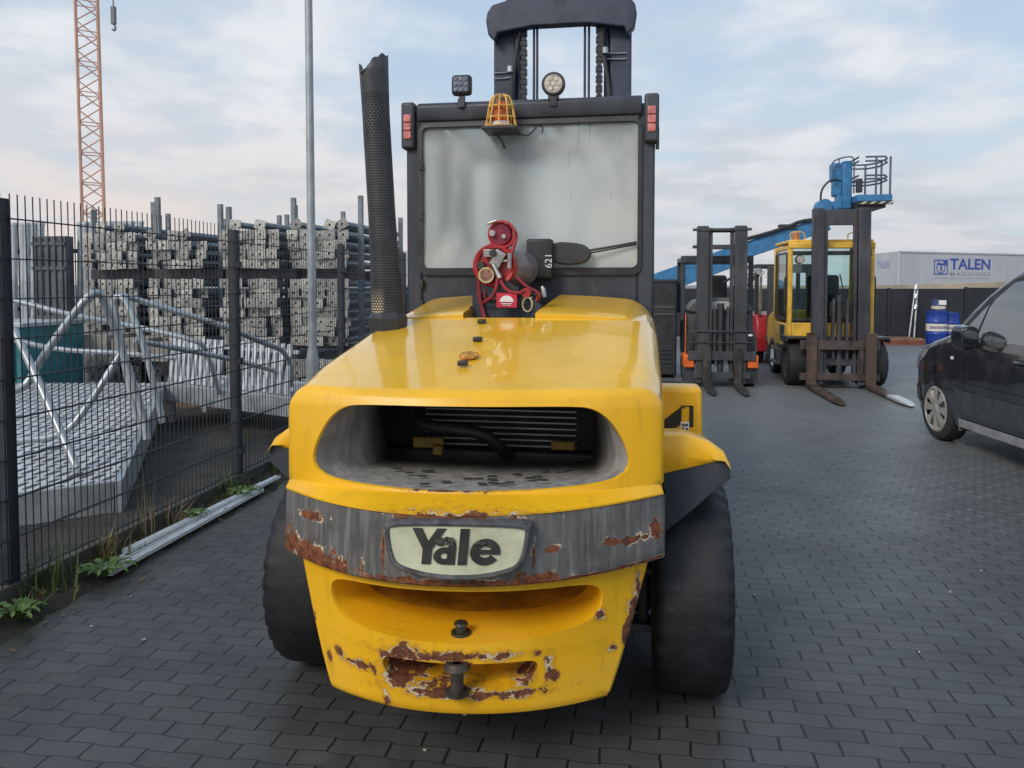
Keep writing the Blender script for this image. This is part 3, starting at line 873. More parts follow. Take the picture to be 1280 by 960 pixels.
# tow pin
tp = MB(); tp.cyl((C + .0, 2.275, .345), (C + .0, 2.275, .445), .021, .020, 16); tp.cyl((C, 2.275, .345), (C, 2.275, .352), .040, n=16)
tp.cyl((C, 2.275, .425), (C, 2.275, .445), .042, .034, 16)
part(tp, 'tow_pin', mat('pin_steel', (.07, .06, .05), .5, .4, .4, 20, RUST, .6), sm=40)
tk = MB(); tk.cyl((C, 2.33, .496), (C, 2.33, .514), .034, .031, 16); tk.cyl((C, 2.33, .514), (C, 2.33, .536), .018, .017, 16); tk.cyl((C, 2.33, .536), (C, 2.33, .543), .023, .020, 16)
part(tk, 'tow_pin_head', flat('pin_black', (.035, .034, .022), .4), sm=40)

# ---- steer tyres
def tyre(name, cx_, cy_, R, W, parent, rubber, org, hub=None, rim=True, n=96):
    t = MB()
    prof = [(-W * .40, R * .60), (-W * .48, R * .66), (-W * .5, R * .80), (-W * .485, R * .92), (-W * .44, R * .975), (-W * .36, R * .995), (-W * .2, R), (0, R * 1.002), (W * .2, R), (W * .36, R * .995), (W * .44, R * .975), (W * .485, R * .92), (W * .5, R * .80), (W * .48, R * .66), (W * .40, R * .60)]
    def mod(i, j, r):
        if j in (2, 3, 4, 10, 11, 12) and i % 3 == 0: return r - .016
        if j in (5, 9) and i % 3 == 0: return r - .007
        return r
    t.lathe(prof, (cx_, cy_, R), 'X', n, mod)
    o = t.build(name, rubber, parent, org=org, sm=40)
    if rim:
        q = MB()
        pr = [(-W * .38, .0), (-W * .38, R * .30), (-W * .30, R * .34), (-W * .34, R * .55), (-W * .42, R * .60), (W * .42, R * .60), (W * .34, R * .55), (W * .30, R * .34), (W * .38, R * .30), (W * .38, 0)]
        q.lathe(pr, (cx_, cy_, R), 'X', 32)
        for i in range(8):
            a = 2 * PI * i / 8
            for s_ in (-1, 1):
                q.cyl((cx_ + s_ * W * .30, cy_ + math.cos(a) * R * .42, R + math.sin(a) * R * .42), (cx_ + s_ * W * .38, cy_ + math.cos(a) * R * .42, R + math.sin(a) * R * .42), .012, n=6)
        q.build('rim', hub or M['dark'], o, org=org, sm=35)
    return o
for s_ in (-1, 1):
    tyre('wheel', C + s_ * .748, 3.14, .41, .285, fl, M['rubber_blue'], ROOT)
ax = MB(); ax.bx(C - .6, C + .6, 3.05, 3.23, .30, .50); part(ax, 'steer_axle', M['dark'], bevel=.02)
for s_ in (-1, 1):
    lk = MB(); lk.cyl((C + s_ * .57, 2.98, .28), (C + s_ * .57, 2.98, .62), .02, n=10); lk.bx(C + s_ * .50, C + s_ * .60, 2.93, 3.03, .28, .31); lk.bx(C + s_ * .50, C + s_ * .60, 2.93, 3.03, .50, .53)
    part(lk, 'axle_link', M['forkmetal'], bevel=.004)

# ---- fenders over the steer tyres: yellow top sheet, dark rear plate
for s_ in (-1, 1):
    f = MB()
    X0, X1 = .628, .865
    def arch(u):                    # outline across x of the top sheet
        return [(X0, 1.055), (X0 + .08, 1.06), (X1 - .07, 1.035), (X1 - .02, 1.0), (X1 + .002, .955)]
    rows = []
    for y, dz in ((2.80, 0), (2.812, .006), (2.85, .004), (3.2, -.045), (3.45, -.12), (3.55, -.18)):
        rows.append([(C + s_ * x, y, z + dz) for x, z in arch(0)])
    f.grid(rows)
    fo = part(f, 'fender', M['yellow'], sm=40)
    p = MB()
    pts = [(X0 - .005, 1.05), (X0 - .005, .935), ] 
    plate_pts = [(X0 - .005, .925), (X1 - .012, .985), (X1, .953), (X1 + .003, .915), (X1 - .07, .85), (X1 - .16, .765), (X0 + .005, .705)]
    p.prism([(C + s_ * x, z) for x, z in plate_pts], 'Y', 2.796, 2.806)
    subpart(p, 'fender_plate', M['cabdark'], fo, sm=0, bevel=.003)
    q = MB()   # yellow rear apron that slopes from the top sheet down to the plate
    q.grid([[(C + s_ * x, 2.80, z) for x, z in arch(0)], [(C + s_ * x, 2.775, z) for x, z in ((X0 - .005, .985), (X0 + .08, .99), (X1 - .07, .985), (X1 - .02, .98), (X1 + .002, .950))],
            [(C + s_ * x, 2.792, z) for x, z in ((X0 - .005, .922), (X0 + .08, .945), (X1 - .07, .968), (X1 - .012, .983), (X1 + .002, .950))]])
    subpart(q, 'fender_apron', M['yellow'], fo, sm=60)
# step and tank box with the tipping decal on the right, plain one on the left
for s_ in (-1, 1):
    st = MB(); prof = smooth_poly([(C + s_ * .60, .62), (C + s_ * .60, 1.125), (C + s_ * .835, 1.125), (C + s_ * .845, .62)], 0)
    st.prism(prof, 'Y', 3.62, 3.80); st.bx(C + s_ * .60, C + s_ * .80, 3.80, 4.7, .62, .92)
    so_ = part(st, 'side_tank', M['yellow'], bevel=.022, seg=3)
    if s_ > 0:
        dcm = flat('decal_black', (.02, .02, .02), .5); Y = 3.617
        d1 = MB(); d1.prism([(.118, .965), (.118, .935), (.165, .925), (.205, .955), (.205, 1.035)], 'Y', Y, Y + .002); 
        for a in ((.205, .225, 1.03, 1.035), (.205, .255, 1.038, 1.043), (.205, .209, .955, 1.04), (.243, .262, .945, 1.043), (.205, .245, .953, .957)):
            d1.bx(a[0], a[1], Y, Y + .002, a[2], a[3])
        subpart(d1, 'warning_decal', dcm, so_, sm=0)
        d2 = MB(); d2.bx(.205, .243, Y - .001, Y + .002, .925, .968); dd = subpart(d2, 'decal_label', M['white'], so_, sm=0)
        d3 = MB()
        for x, z in ((.215, .955), (.224, .952), (.234, .955), (.216, .938), (.234, .936)): d3.bx(x - .004, x + .004, Y - .003, Y, z - .005, z + .005)
        subpart(d3, 'decal_print', flat('print_blue', (.04, .04, .10), .5), so_, sm=0)

# ---- drive wheels, front end (mostly hidden by the body)
for s_ in (-1, 1):
    tyre('wheel', C + s_ * .78, 5.35, .47, .34, fl, M['rubber'], ROOT, n=48)
fx = MB(); fx.bx(C - .62, C + .62, 4.7, 5.5, .35, .95); part(fx, 'front_frame', M['dark'], bevel=.02)

# ---- exhaust stack with perforated guard
EX = (-1.062, 3.235); ez = hood_top(3.235) + .022
ex = MB(); rows = []
H_ = 1.10; NS = 34
for i in range(30):
    f = i / 29; r = .0685 - .010 * smooth01(0, .45, f) + .004 * smooth01(.8, 1, f)
    cx_, cz_ = -.060 * f, H_ * f
    row = []
    for k in range(NS):
        a = 2 * PI * k / NS; z = cz_
        if i == 29:      # torn mouth: two spikes and a bite between them
            z += lerp_tab([(-1, .0), (-.85, -.01), (-.5, -.060), (-.3, -.052), (-.1, -.022), (.3, .005), (.75, .030), (1, .034)], math.cos(a)) + .006 * math.sin(9 * a)
        if f > .78: 
            rr_ = r * (1 + .05 * math.sin(3 * a + 1) * (f - .78) / .22)
        else: rr_ = r
        row.append((cx_ + rr_ * math.cos(a), rr_ * math.sin(a), z))
    rows.append(row)
ex.grid(rows, closed=True)
exo = ex.build('exhaust_guard', mat_perforated('perforated_guard', .065, .0), fl, sm=50)
exo.location = (EX[0] - ROOT[0], EX[1] - ROOT[1], ez)
sd = exo.modifiers.new('wall', 'SOLIDIFY'); sd.thickness = .004; sd.offset = -1
eb = MB(); eb.lathe([(-.09, .02), (-.09, .078), (.012, .088), (.018, .086), (.030, .074), (.040, .071), (.040, .02)], (EX[0], EX[1], ez), 'Z', 8)
subpart(eb, 'exhaust_base', M['dark'], exo, sm=20).location = (-(EX[0] - ROOT[0]), -(EX[1] - ROOT[1]), -ez)

# ---- cab
CY = 3.95
cb = MB()
X0, X1 = -1.197, .091
cb.bx(X0 + .004, X0 + .088, CY, CY + .09, 1.38, 2.50)           # rear pillars
cb.bx(X1 - .088, X1 - .004, CY, CY + .09, 1.38, 2.50)
cb.bx(X0 + .086, X1 - .086, CY + .004, CY + .08, 1.38, 1.665)   # panel under the window
cb.bx(X0 + .086, X1 - .086, CY - .012, CY + .085, 2.425, 2.515)   # header
for s_ in (X0 + .05, X1 - .05):
    cb.bx(s_ - .045, s_ + .045, CY + 1.2, CY + 1.28, 1.0, 2.50)    # front pillars
    cb.bx(s_ - .035, s_ + .035, CY + .09, CY + 1.2, 2.42, 2.50)    # roof rails
    cb.bx(s_ - .035, s_ + .035, CY + .09, CY + 1.2, 1.0, 1.40)     # doors, lower half
    cb.bx(s_ - .03, s_ + .03, CY + .62, CY + .66, 1.40, 2.42)
cb.bx(X0 + .09, X1 - .09, CY + 1.2, CY + 1.28, 2.42, 2.50)
cb.bx(X0 + .09, X1 - .09, CY + 1.2, CY + 1.28, 1.0, 1.45)
cb.bx(X0 + .05, X1 - .05, CY + .1, CY + 1.2, .98, 1.02)
cab = part(cb, 'cab', M['cabdark'], bevel=.012)
hdm = MB()   # thick header beam with stepped lower lip across the whole rear
hdm.prism([(CY - .02, 2.44), (CY - .028, 2.46), (CY - .028, 2.515), (CY - .01, 2.535), (CY + .12, 2.535), (CY + .12, 2.44)], 'X', X0 + .07, X1 - .07)
hdm.prism([(CY - .012, 2.415), (CY - .012, 2.45), (CY + .1, 2.45), (CY + .1, 2.415)], 'X', X0 + .08, X1 - .08)
subpart(hdm, 'roof_header', M['cabdark'], cab, bevel=.006)
gk = MB()     # window rubber, rounded rectangle ring
def rrect(x0, x1, z0, z1, r, n=6):
    out = []
    for cx_, cz_, a0 in ((x1 - r, z1 - r, 0), (x0 + r, z1 - r, 90), (x0 + r, z0 + r, 180), (x1 - r, z0 + r, 270)):
        for i in range(n + 1):
            a = R_(a0 + 90 * i / n); out.append((cx_ + r * math.cos(a), cz_ + r * math.sin(a)))
    return out
o1 = rrect(X0 + .070, X1 - .066, 1.645, 2.43, .05); i1 = rrect(X0 + .094, X1 - .088, 1.683, 2.41, .03)
gk.grid([[(x, CY + .002, z) for x, z in o1], [(x, CY - .012, z) for x, z in o1], [(x, CY - .014, z) for x, z in i1], [(x, CY + .012, z) for x, z in i1]], closed=True)
subpart(gk, 'window_rubber', M['dark'], cab, sm=40)
gl = MB(); gl.bx(X0 + .090, X1 - .084, CY + .004, CY + .008, 1.68, 2.413)
subpart(gl, 'rear_window', mat_fog_glass('misted_glass'), cab, sm=0)
clear = mat_glass('cab_glass', (.95, .98, .97), refl=.6)
fg = MB(); fg.bx(X0 + .095, X1 - .095, CY + 1.235, CY + 1.24, 1.45, 2.42); subpart(fg, 'windscreen', clear, cab, sm=0)
for s_ in (X0 + .05, X1 - .05):
    sg = MB(); sg.bx(s_ - .003, s_ + .003, CY + .09, CY + .62, 1.40, 2.42); sg.bx(s_ - .003, s_ + .003, CY + .66, CY + 1.2, 1.40, 2.42); subpart(sg, 'side_window', clear, cab, sm=0)
rb = MB()
for i in range(6):
    x = X0 + .14 + i * .2
    rb.bx(x, x + .035, CY + .12, CY + 1.2, 2.46, 2.50)
subpart(rb, 'roof_bars', M['dark'], cab, bevel=.004)
rg = MB(); rg.bx(X0 + .09, X1 - .09, CY + .125, CY + 1.195, 2.503, 2.509); subpart(rg, 'roof_glass', mat_glass('roof_glass', (.95, .97, .98), refl=.6), cab, sm=0)
it = MB()
it.box((C + .03, CY + .42, 1.52), (.44, .14, .62), Matrix.Rotation(R_(-10), 3, 'X')); it.bx(C - .2, C + .26, CY + .45, CY + .9, 1.2, 1.32)
subpart(it, 'seat', flat('seat_fabric', (.03, .03, .033), .8), cab, bevel=.05, seg=3)
sw = MB(); sw.lathe([(-.012, .17), (0, .182), (.012, .17), (0, .158)], (0, 0, 0), 'Z', 24, closed=True)
swo = sw.build('steering_wheel', M['dark'], cab, sm=60); swo.location = (0.02, CY + .95 - YR, 1.62); swo.rotation_euler = (R_(35), 0, 0)
ip = MB(); ip.bx(X0 + .10, X0 + .16, CY + .30, CY + .36, 1.45, 1.86); ip.bx(C + .02, C + .26, CY + .14, CY + .2, 2.27, 2.36)
subpart(ip, 'cab_fitting', M['dark'], cab, bevel=.01)
hg = MB()
for z in (2.21, 1.955, 1.60, 1.49):
    hg.bx(X0 + .078, X0 + .098, CY - .022, CY, z - .022, z + .022)
subpart(hg, 'window_hinge', M['dark'], cab, bevel=.004)
# tail lamps on the top corners
for s_, xx in ((-1, X0 + .022), (1, X1 - .022)):
    tl = MB(); tl.bx(xx - .036, xx + .036, CY - .035, CY + .05, 2.30, 2.54); t = subpart(tl, 'lamp_housing', M['cabdark'], cab, bevel=.014, seg=3)
    for k in range(3):
        ln_ = MB(); zz = 2.455 - k * .043; ln_.bx(xx - .020, xx + .020, CY - .043, CY - .034, zz - .020, zz + .019)
        subpart(ln_, 'tail_light', M['lens_red'], cab, bevel=.005)
rt = MB(); rt.bx(X1 - .002, X1 + .016, CY - .01, CY + .02, 2.27, 2.38); subpart(rt, 'pillar_cover', M['dark'], cab, bevel=.004)
# wiper with its motor boxes
wp = MB()
wp.bx(-.545, -.415, CY - .11, CY - .014, 1.625, 1.825)
wpo = part(wp, 'wiper_motor', M['dark'], bevel=.012)
wh = MB(); wh.prism(smooth_poly([(-.44, 1.70), (-.44, 1.815), (-.27, 1.805), (-.225, 1.77), (-.225, 1.73), (-.27, 1.695)], 2), 'Y', CY - .06, CY - .02)
subpart(wh, 'motor_cover', M['dark'], wpo, sm=30, bevel=.008)
wa = MB(); wa.tube([(-.25, CY - .05, 1.765), (-.10, CY - .03, 1.79), (.0, CY - .02, 1.808)], .006, 8); wa.tube([(-.235, CY - .03, 1.755), (.0, CY - .012, 1.798)], .004, 6)
subpart(wa, 'wiper_arm', M['dark'], wpo)
mt = text_mesh('621', .05, ext=.001)
mt.transform(Matrix.Translation((-.43 - ROOT[0], CY - .1125 - YR, 1.715)) @ Matrix.Rotation(R_(90), 4, 'X') @ Matrix.Rotation(R_(90), 4, 'Z')); mt.materials.clear(); mt.materials.append(M['white'])
o = bpy.data.objects.new('motor_number', mt); COL.objects.link(o); o.parent = wpo

# work lamps
wl = MB(); wl.box((-.889, CY - .02, 2.615), (.105, .05, .105)); sq = part(wl, 'work_lamp', M['dark'], bevel=.02, seg=3, label='square work lamp left of the warning beacon')
q = MB(); q.bx(-.928, -.850, CY - .05, CY - .044, 2.576, 2.654); subpart(q, 'lamp_lens', mat('led_lens', (.12, .14, .18), .2, .2, .5, 60), sq, bevel=.006)
q = MB()
for i in range(3):
    for j in range(3): q.cyl((-.917 + i * .028, CY - .054, 2.588 + j * .027), (-.917 + i * .028, CY - .049, 2.588 + j * .027), .009, n=10)
subpart(q, 'lamp_reflectors', mat('led_reflector', (.20, .23, .28), .2, .4, .3, 60), sq, sm=40)
q = MB(); q.bx(-.905, -.873, CY - .03, CY - .01, 2.53, 2.562); q.cyl((-.889, CY - .045, 2.505), (-.889, CY + .0, 2.505), .010, n=8); q.bx(-.908, -.870, CY - .040, CY - .028, 2.50, 2.545); subpart(q, 'lamp_bracket', M['cabdark'], sq, bevel=.003)
rl = MB(); rl.lathe([(-.06, .0), (-.06, .030), (-.03, .058), (.0, .060), (.008, .054), (.008, .048)], (-.418, CY - .01, 2.602), 'Y', 24)
for v in range(len(rl.v)): rl.v[v] = Vector((rl.v[v].x, 2 * (CY - .02) - rl.v[v].y, rl.v[v].z))
rn = part(rl, 'work_lamp', M['dark'], sm=40, label='round work lamp right of the warning beacon')
q = MB(); q.cyl((-.418, CY - .040, 2.602), (-.418, CY - .034, 2.602), .046, n=24); subpart(q, 'lamp_lens', M['lens_led'], rn, sm=40)
q = MB()
for k in range(7):
    a = 2 * PI * k / 6; rr2 = .026 * (k < 6)
    q.cyl((-.418 + rr2 * math.cos(a), CY - .044, 2.602 + rr2 * math.sin(a)), (-.418 + rr2 * math.cos(a), CY - .039, 2.602 + rr2 * math.sin(a)), .011, n=10)
subpart(q, 'lamp_reflectors', mat('warm_reflector', (.62, .55, .46), .25, .2, .2, 50), rn, sm=40)
q = MB(); q.bx(-.445, -.391, CY - .03, CY + .0, 2.525, 2.55); q.bx(-.436, -.400, CY - .038, CY - .028, 2.49, 2.54); subpart(q, 'lamp_bracket', M['dark'], rn, bevel=.004)
# beacon in its yellow cage
BX, BY = -.668, CY - .12
be = MB(); be.bx(BX - .085, BX + .085, BY - .08, BY + .11, 2.355, 2.372); bo = part(be, 'warning_beacon', M['dark'], bevel=.004)
q = MB(); q.lathe([(0, .045), (.03, .045), (.032, .0)], (BX, BY, 2.372), 'Z', 20); subpart(q, 'beacon_foot', M['white'], bo, sm=40)
q = MB(); q.lathe([(.03, .040), (.10, .038), (.125, .030), (.135, .0)], (BX, BY, 2.372), 'Z', 20); subpart(q, 'beacon_lens', mat('amber_lens', (.55, .10, .02), .2, 0, .3, 30), bo, sm=40)
cage = MB()
for k in range(10):
    a = 2 * PI * (k + .5) / 10
    ca, sa = math.cos(a), math.sin(a)
    cage.tube([(BX + .078 * ca, BY + .07 * sa, 2.374), (BX + .062 * ca, BY + .056 * sa, 2.47), (BX + .050 * ca, BY + .045 * sa, 2.52), (BX + .02 * ca, BY + .02 * sa, 2.535)], .0042, 6, smooth=1)
for z, r in ((2.376, .078), (2.42, .071), (2.475, .062)):
    cage.tube([(BX + r * math.cos(2 * PI * k / 24), BY + r * .9 * math.sin(2 * PI * k / 24), z) for k in range(24)], .0042, 6, closed=True)
subpart(cage, 'beacon_cage', mat('cage_yellow', (.72, .42, .08), .45, 0, .3, 25, (.4, .3, .2), .4), bo)
q = MB(); q.tube([(BX + .06, BY + .07, 2.36), (BX + .12, BY + .09, 2.345), (BX + .15, BY + .10, 2.375), (BX + .17, BY + .10, 2.405), (BX + .20, BY + .10, 2.39), (BX + .19, BY + .1, 2.36)], .004, 6, smooth=2)
q.tube([(BX - .04, BY + .05, 2.355), (BX - .01, BY + .07, 2.33), (BX + .0, BY + .1, 2.29)], .005, 6, smooth=2)
subpart(q, 'beacon_cable', M['dark'], bo)

# ---- mast ahead of the cab
MY = 5.55
ms = MB()
for x0, x1 in ((-1.022, -.865), (-.195, -.045)):
    ms.bx(x0, x1, MY, MY + .16, .12, 3.52)
ms.bx(-.862, -.822, MY + .03, MY + .13, .12, 3.50); ms.bx(-.238, -.198, MY + .03, MY + .13, .12, 3.50)
mo = part(ms, 'mast', M['masthaze'], bevel=.012)
br_ = MB()
pr = [(C - .46, 3.31), (C - .51, 3.36), (C - .525, 3.45), (C - .515, 3.51), (C - .48, 3.56), (C - .38, 3.585), (C - .36, 3.64), (C + .36, 3.64), (C + .38, 3.585), (C + .48, 3.56), (C + .515, 3.51), (C + .525, 3.45), (C + .51, 3.36), (C + .46, 3.31), (C + .44, 3.365), (C + .2, 3.40), (C - .2, 3.40), (C - .44, 3.365)]
br_.prism(pr, 'Y', MY - .10, MY - .01); subpart(br_, 'mast_crosshead', M['masthaze'], mo, sm=40, bevel=.01)
c2_ = MB(); c2_.bx(-.82, -.24, MY + .02, MY + .12, .5, .75); c2_.bx(-.82, -.24, MY + .02, MY + .12, 1.5, 1.62); subpart(c2_, 'mast_tie', M['masthaze'], mo, bevel=.01)
for cxx in (-.80, -.268):
    chn = MB()
    for i in range(62):
        z = 1.4 + i * .034
        chn.box((cxx, MY - .02, z), (.034 if i % 2 else .046, .03, .030), None)
        chn.cyl((cxx - .024, MY - .02, z + .017), (cxx + .024, MY - .02, z + .017), .007, n=6)
    subpart(chn, 'lift_chain', flat('chain_steel', (.035, .037, .045), .45, .3), mo, sm=0)
for cxx in (-.728, -.705, -.368, -.340):
    q = MB(); q.cyl((cxx, MY - .02, .9), (cxx, MY - .02, 3.45), .009, n=8, caps=False); subpart(q, 'hydraulic_hose', M['masthaze'], mo)
for pts_, r_ in (([(-.90, MY - .03, 2.6), (-.895, MY - .03, 2.95), (-.86, MY - .03, 3.2), (-.83, MY - .03, 3.4)], .017), ([(-.18, MY - .03, 2.6), (-.20, MY - .03, 3.0), (-.24, MY - .03, 3.2), (-.25, MY - .03, 3.4)], .014)):
    q = MB(); q.tube(pts_, r_, 8, smooth=1); subpart(q, 'hydraulic_hose', M['dark'], mo)
for x0, z in ((-.885, 3.12), (-.215, 3.22)):
    q = MB(); q.cyl((x0 - .01, MY - .05, z - .02), (x0 - .01, MY - .05, z + .02), .022, n=10)
    sgn = -1 if x0 < C else 1
    for dz in (-.005, -.045):
        q.tube([(x0, MY - .012, z + dz), (x0 + sgn * .07, MY - .012, z + dz - .006), (x0 + sgn * .135, MY - .010, z + dz - .006)], .005, 6)
    subpart(q, 'hose_clamp', M['galv'], mo, sm=40)
cg = MB(); cg.bx(C - .75, C + .75, MY + .20, MY + .26, .10, .24); cg.bx(C - .75, C + .75, MY + .20, MY + .26, .60, .74)
for x in (-.5, .5): cg.bx(C + x - .06, C + x + .06, MY + .26, MY + .32, .04, .80)
part(cg, 'fork_carriage', M['forkmetal'], bevel=.01)
for x in (-.5, .5):
    q = MB(); q.bx(C + x - .07, C + x + .07, MY + .32, MY + 1.5, .03, .085); part(q, 'fork', M['forkmetal'], bevel=.01)

# ---- fire suppression unit standing on a dark bracket in the hood recess
FY = 3.52
fb = MB()
fb.bx(-.755, -.48, FY + .02, FY + .035, 1.40, 1.560); fb.bx(-.755, -.735, FY + .02, FY + .22, 1.40, 1.56)
fb.prism([(-.805, 1.43), (-.755, 1.50), (-.755, 1.40), (-.80, 1.40)], 'Y', FY - .02, FY + .06)
fb.prism([(-.48, 1.545), (-.48, 1.41), (-.455, 1.41), (-.425, 1.50)], 'Y', FY - .02, FY + .06)
fb.bx(-.80, -.42, FY + .06, FY + .40, 1.38, 1.44)
fs = part(fb, 'fire_suppression_unit', M['cabdark'], bevel=.004)
TX, TZ = -.645, 1.685
def cylY(mb, x, z, y0, y1, r, n=28, r1=None): mb.cyl((x, y0, z), (x, y1, z), r, r1, n)
q = MB(); dx_, dz_ = .10, .02
q.cyl((TX + .012, FY + .05, TZ), (TX + .080, FY + .34, TZ - .01), .088, .088, 28); subpart(q, 'agent_tank', mat('tank_grey', (.30, .28, .29), .35, .3, .3, 12, (.3, .05, .05), .4), fs, sm=40, bevel=.012)
q = MB(); q.lathe([(-.018, .080), (-.022, .094), (-.012, .102), (.016, .102), (.022, .094), (.010, .080)], (TX, FY + .01, TZ), 'Y', 40, closed=True)
q.lathe([(0, 0), (0, .082)], (TX, FY + .006, TZ), 'Y', 32); subpart(q, 'red_tank_ring', M['red'], fs, sm=45)
q = MB(); cylY(q, TX + .026, TZ + .142, FY - .005, FY + .16, .056); subpart(q, 'pressure_bottle', mat('wine_red', (.20, .02, .05), .3, .2, .3, 14), fs, sm=40, bevel=.01)
q = MB(); q.lathe([(-.012, .054), (-.012, .064), (.02, .066), (.03, .056)], (TX + .034, FY - .0, TZ + .142), 'Y', 32, closed=True); subpart(q, 'bottle_ring', M['red'], fs, sm=45)
q = MB()
q.tube([(TX + .055, FY + .03, TZ + .185), (TX + .105, FY + .01, TZ + .15), (TX + .092, FY - .01, TZ + .09), (TX + .074, FY - .02, TZ + .03)], .009, 8, smooth=2)
q.tube([(TX + .02, FY - .035, TZ - .035), (TX + .055, FY - .05, TZ - .11), (TX + .11, FY - .05, TZ - .13), (TX + .15, FY - .03, TZ - .115)], .008, 8, smooth=2)
q.tube([(TX + .02, FY - .03, TZ - .06), (TX + .01, FY - .04, TZ - .13), (TX - .035, FY - .03, TZ - .165), (TX - .05, FY - .01, TZ - .17)], .008, 8, smooth=2)
q.tube([(TX - .075, FY - .005, TZ - .07), (TX - .07, FY - .005, TZ - .15), (TX - .05, FY - .01, TZ - .22), (TX - .04, FY - .03, TZ - .25)], .009, 8, smooth=2)
q.tube([(TX + .10, FY + .0, TZ - .05), (TX + .15, FY + .0, TZ - .10), (TX + .20, FY + .0, TZ - .12), (TX + .21, FY + .0, TZ - .15), (TX + .17, FY + .0, TZ - .19)], .007, 8, smooth=1)
subpart(q, 'red_hose', M['redhose'], fs)
q = MB()
q.box((TX - .02, FY - .025, TZ + .055), (.05, .04, .035)); q.box((TX + .02, FY - .02, TZ + .03), (.05, .03, .075), Matrix.Rotation(.5, 3, 'Y'))
q.cyl((TX + .0, FY - .04, TZ + .005), (TX + .035, FY - .05, TZ - .06), .010, .013, 10); q.cyl((TX + .075, FY - .03, TZ + .055), (TX + .073, FY - .03, TZ - .015), .011, n=10)
q.cyl((TX + .07, FY - .02, TZ + .02), (TX + .02, FY - .02, TZ + .02), .008, n=8)
cylY(q, TX - .006, TZ + .147, FY - .03, FY, .015, 12); cylY(q, TX + .045, TZ + .132, FY - .02, FY, .011, 12)
q.cyl((TX - .03, FY - .02, TZ + .19), (TX + .015, FY - .02, TZ + .205), .007, n=8)
subpart(q, 'valve_fittings', M['steel'], fs, sm=40, bevel=.002)
q = MB(); cylY(q, TX - .060, TZ + .0, FY - .03, FY + .01, .019, 16); cylY(q, TX + .0, TZ + .055, FY - .052, FY - .03, .016, 14); cylY(q, TX - .032, TZ - .045, FY - .035, FY + .0, .038, 20)
q.box((TX + .02, FY - .02, TZ - .085), (.02, .02, .06)); q.box((TX + .075, FY + .0, TZ - .10), (.08, .03, .035), Matrix.Rotation(.5, 3, 'Y'))
q.box((TX + .16, FY + .0, TZ - .125), (.035, .025, .022)); q.box((TX + .20, FY + .01, TZ - .13), (.05, .02, .018))
subpart(q, 'black_fittings', M['dark'], fs, sm=40, bevel=.003)
q = MB(); q.lathe([(0, .027), (-.006, .031), (-.006, .036), (0, .037)], (TX - .032, FY - .036, TZ - .045), 'Y', 24, closed=True); q.tube([(TX + .157 + .022 * math.cos(2 * PI * k / 20), FY - .03, TZ - .178 + .032 * math.sin(2 * PI * k / 20)) for k in range(20)], .004, 6, closed=True)
subpart(q, 'brass_ring', mat('brass', (.62, .52, .30), .35, .4, .2, 20), fs, sm=50)
q = MB(); q.lathe([(0, 0), (0, .027)], (TX - .032, FY - .037, TZ - .045), 'Y', 24); subpart(q, 'gauge_dial', mat('dial', (.25, .12, .10), .4, 0, .6, 60), fs)
q = MB()
q.bx(TX - .05, TX + .03, FY - .004, FY + .01, TZ - .155, TZ - .15); q.bx(TX - .05, TX - .046, FY - .004, FY + .01, TZ - .155, TZ - .11); q.bx(TX + .026, TX + .03, FY - .004, FY + .01, TZ - .155, TZ - .11)
cylY(q, TX + .150, TZ - .125, FY - .035, FY - .01, .022, 20)
q.tube([(TX + .20, FY - .01, TZ - .14), (TX + .185, FY - .01, TZ - .19), (TX + .20, FY - .01, TZ - .21)], .004, 6)
subpart(q, 'red_bracket', M['red'], fs, sm=40)
q = MB(); q.tube([(TX + .232, FY, TZ - .145), (TX + .225, FY, TZ - .11), (TX + .22, FY, TZ - .095)], [.010, .012, .006], 10); q.bx(TX + .148, TX + .178, FY - .028, FY - .012, TZ - .15, TZ - .143); subpart(q, 'safety_pin', M['steel'], fs)
q = MB(); q.bx(TX + .018, TX + .112, FY - .052, FY - .046, TZ - .192, TZ - .126); lb = subpart(q, 'red_label', mat('label_red', (.55, .02, .06), .4, 0, .1, 20), fs, bevel=.001)
q = MB(); hs = [(TX + .065 + .032 * math.cos(PI * i / 16), TZ - .166 + .029 * math.sin(PI * i / 16)) for i in range(17)]; q.prism(hs, 'Y', FY - .056, FY - .0535)
q.bx(TX + .040, TX + .090, FY - .056, FY - .0535, TZ - .175, TZ - .172); q.bx(TX + .046, TX + .084, FY - .056, FY - .0535, TZ - .182, TZ - .1795)
subpart(q, 'label_emblem', M['white'], fs, sm=0)

# ------------------------------------------------------------------ mesh fence on the left
FX = -3.085
fence_m = mat('fence_anthracite', (.028, .034, .044), .5, .1, .25, 6, (.06, .06, .06), .3)
fn = thing('mesh_fence', 'dark double rod mesh fence with square posts along the storage yard', 'fence', (FX, 3.4, 0))
posts = [1.14, 3.37, 5.61, 7.82, 10.05, 12.28, 14.5, 16.7]
for y in posts:
    q = MB(); q.bx(FX - .03, FX + .03, y - .035, y + .035, 0, 2.02); q.build('post', fence_m, fn, org=(FX, 3.4, 0), bevel=.004)
for a, b in zip(posts, posts[1:]):
    q = MB(); xf = FX + .036
    nW = 44; z0, z1 = .10, 2.045
    for i in range(nW + 1):
        y = a + .03 + (b - a - .06) * i / nW
        q.bx(xf - .0022, xf + .0022, y - .0022, y + .0022, z0, z1)
    for i in range(10):
        z = .14 + .2 * i * .99
        for e in (-.007, .007): q.bx(xf + e - .003, xf + e + .003, a + .02, b - .02, z - .003, z + .003)
    q.build('mesh_panel', fence_m, fn, org=(FX, 3.4, 0), sm=0)
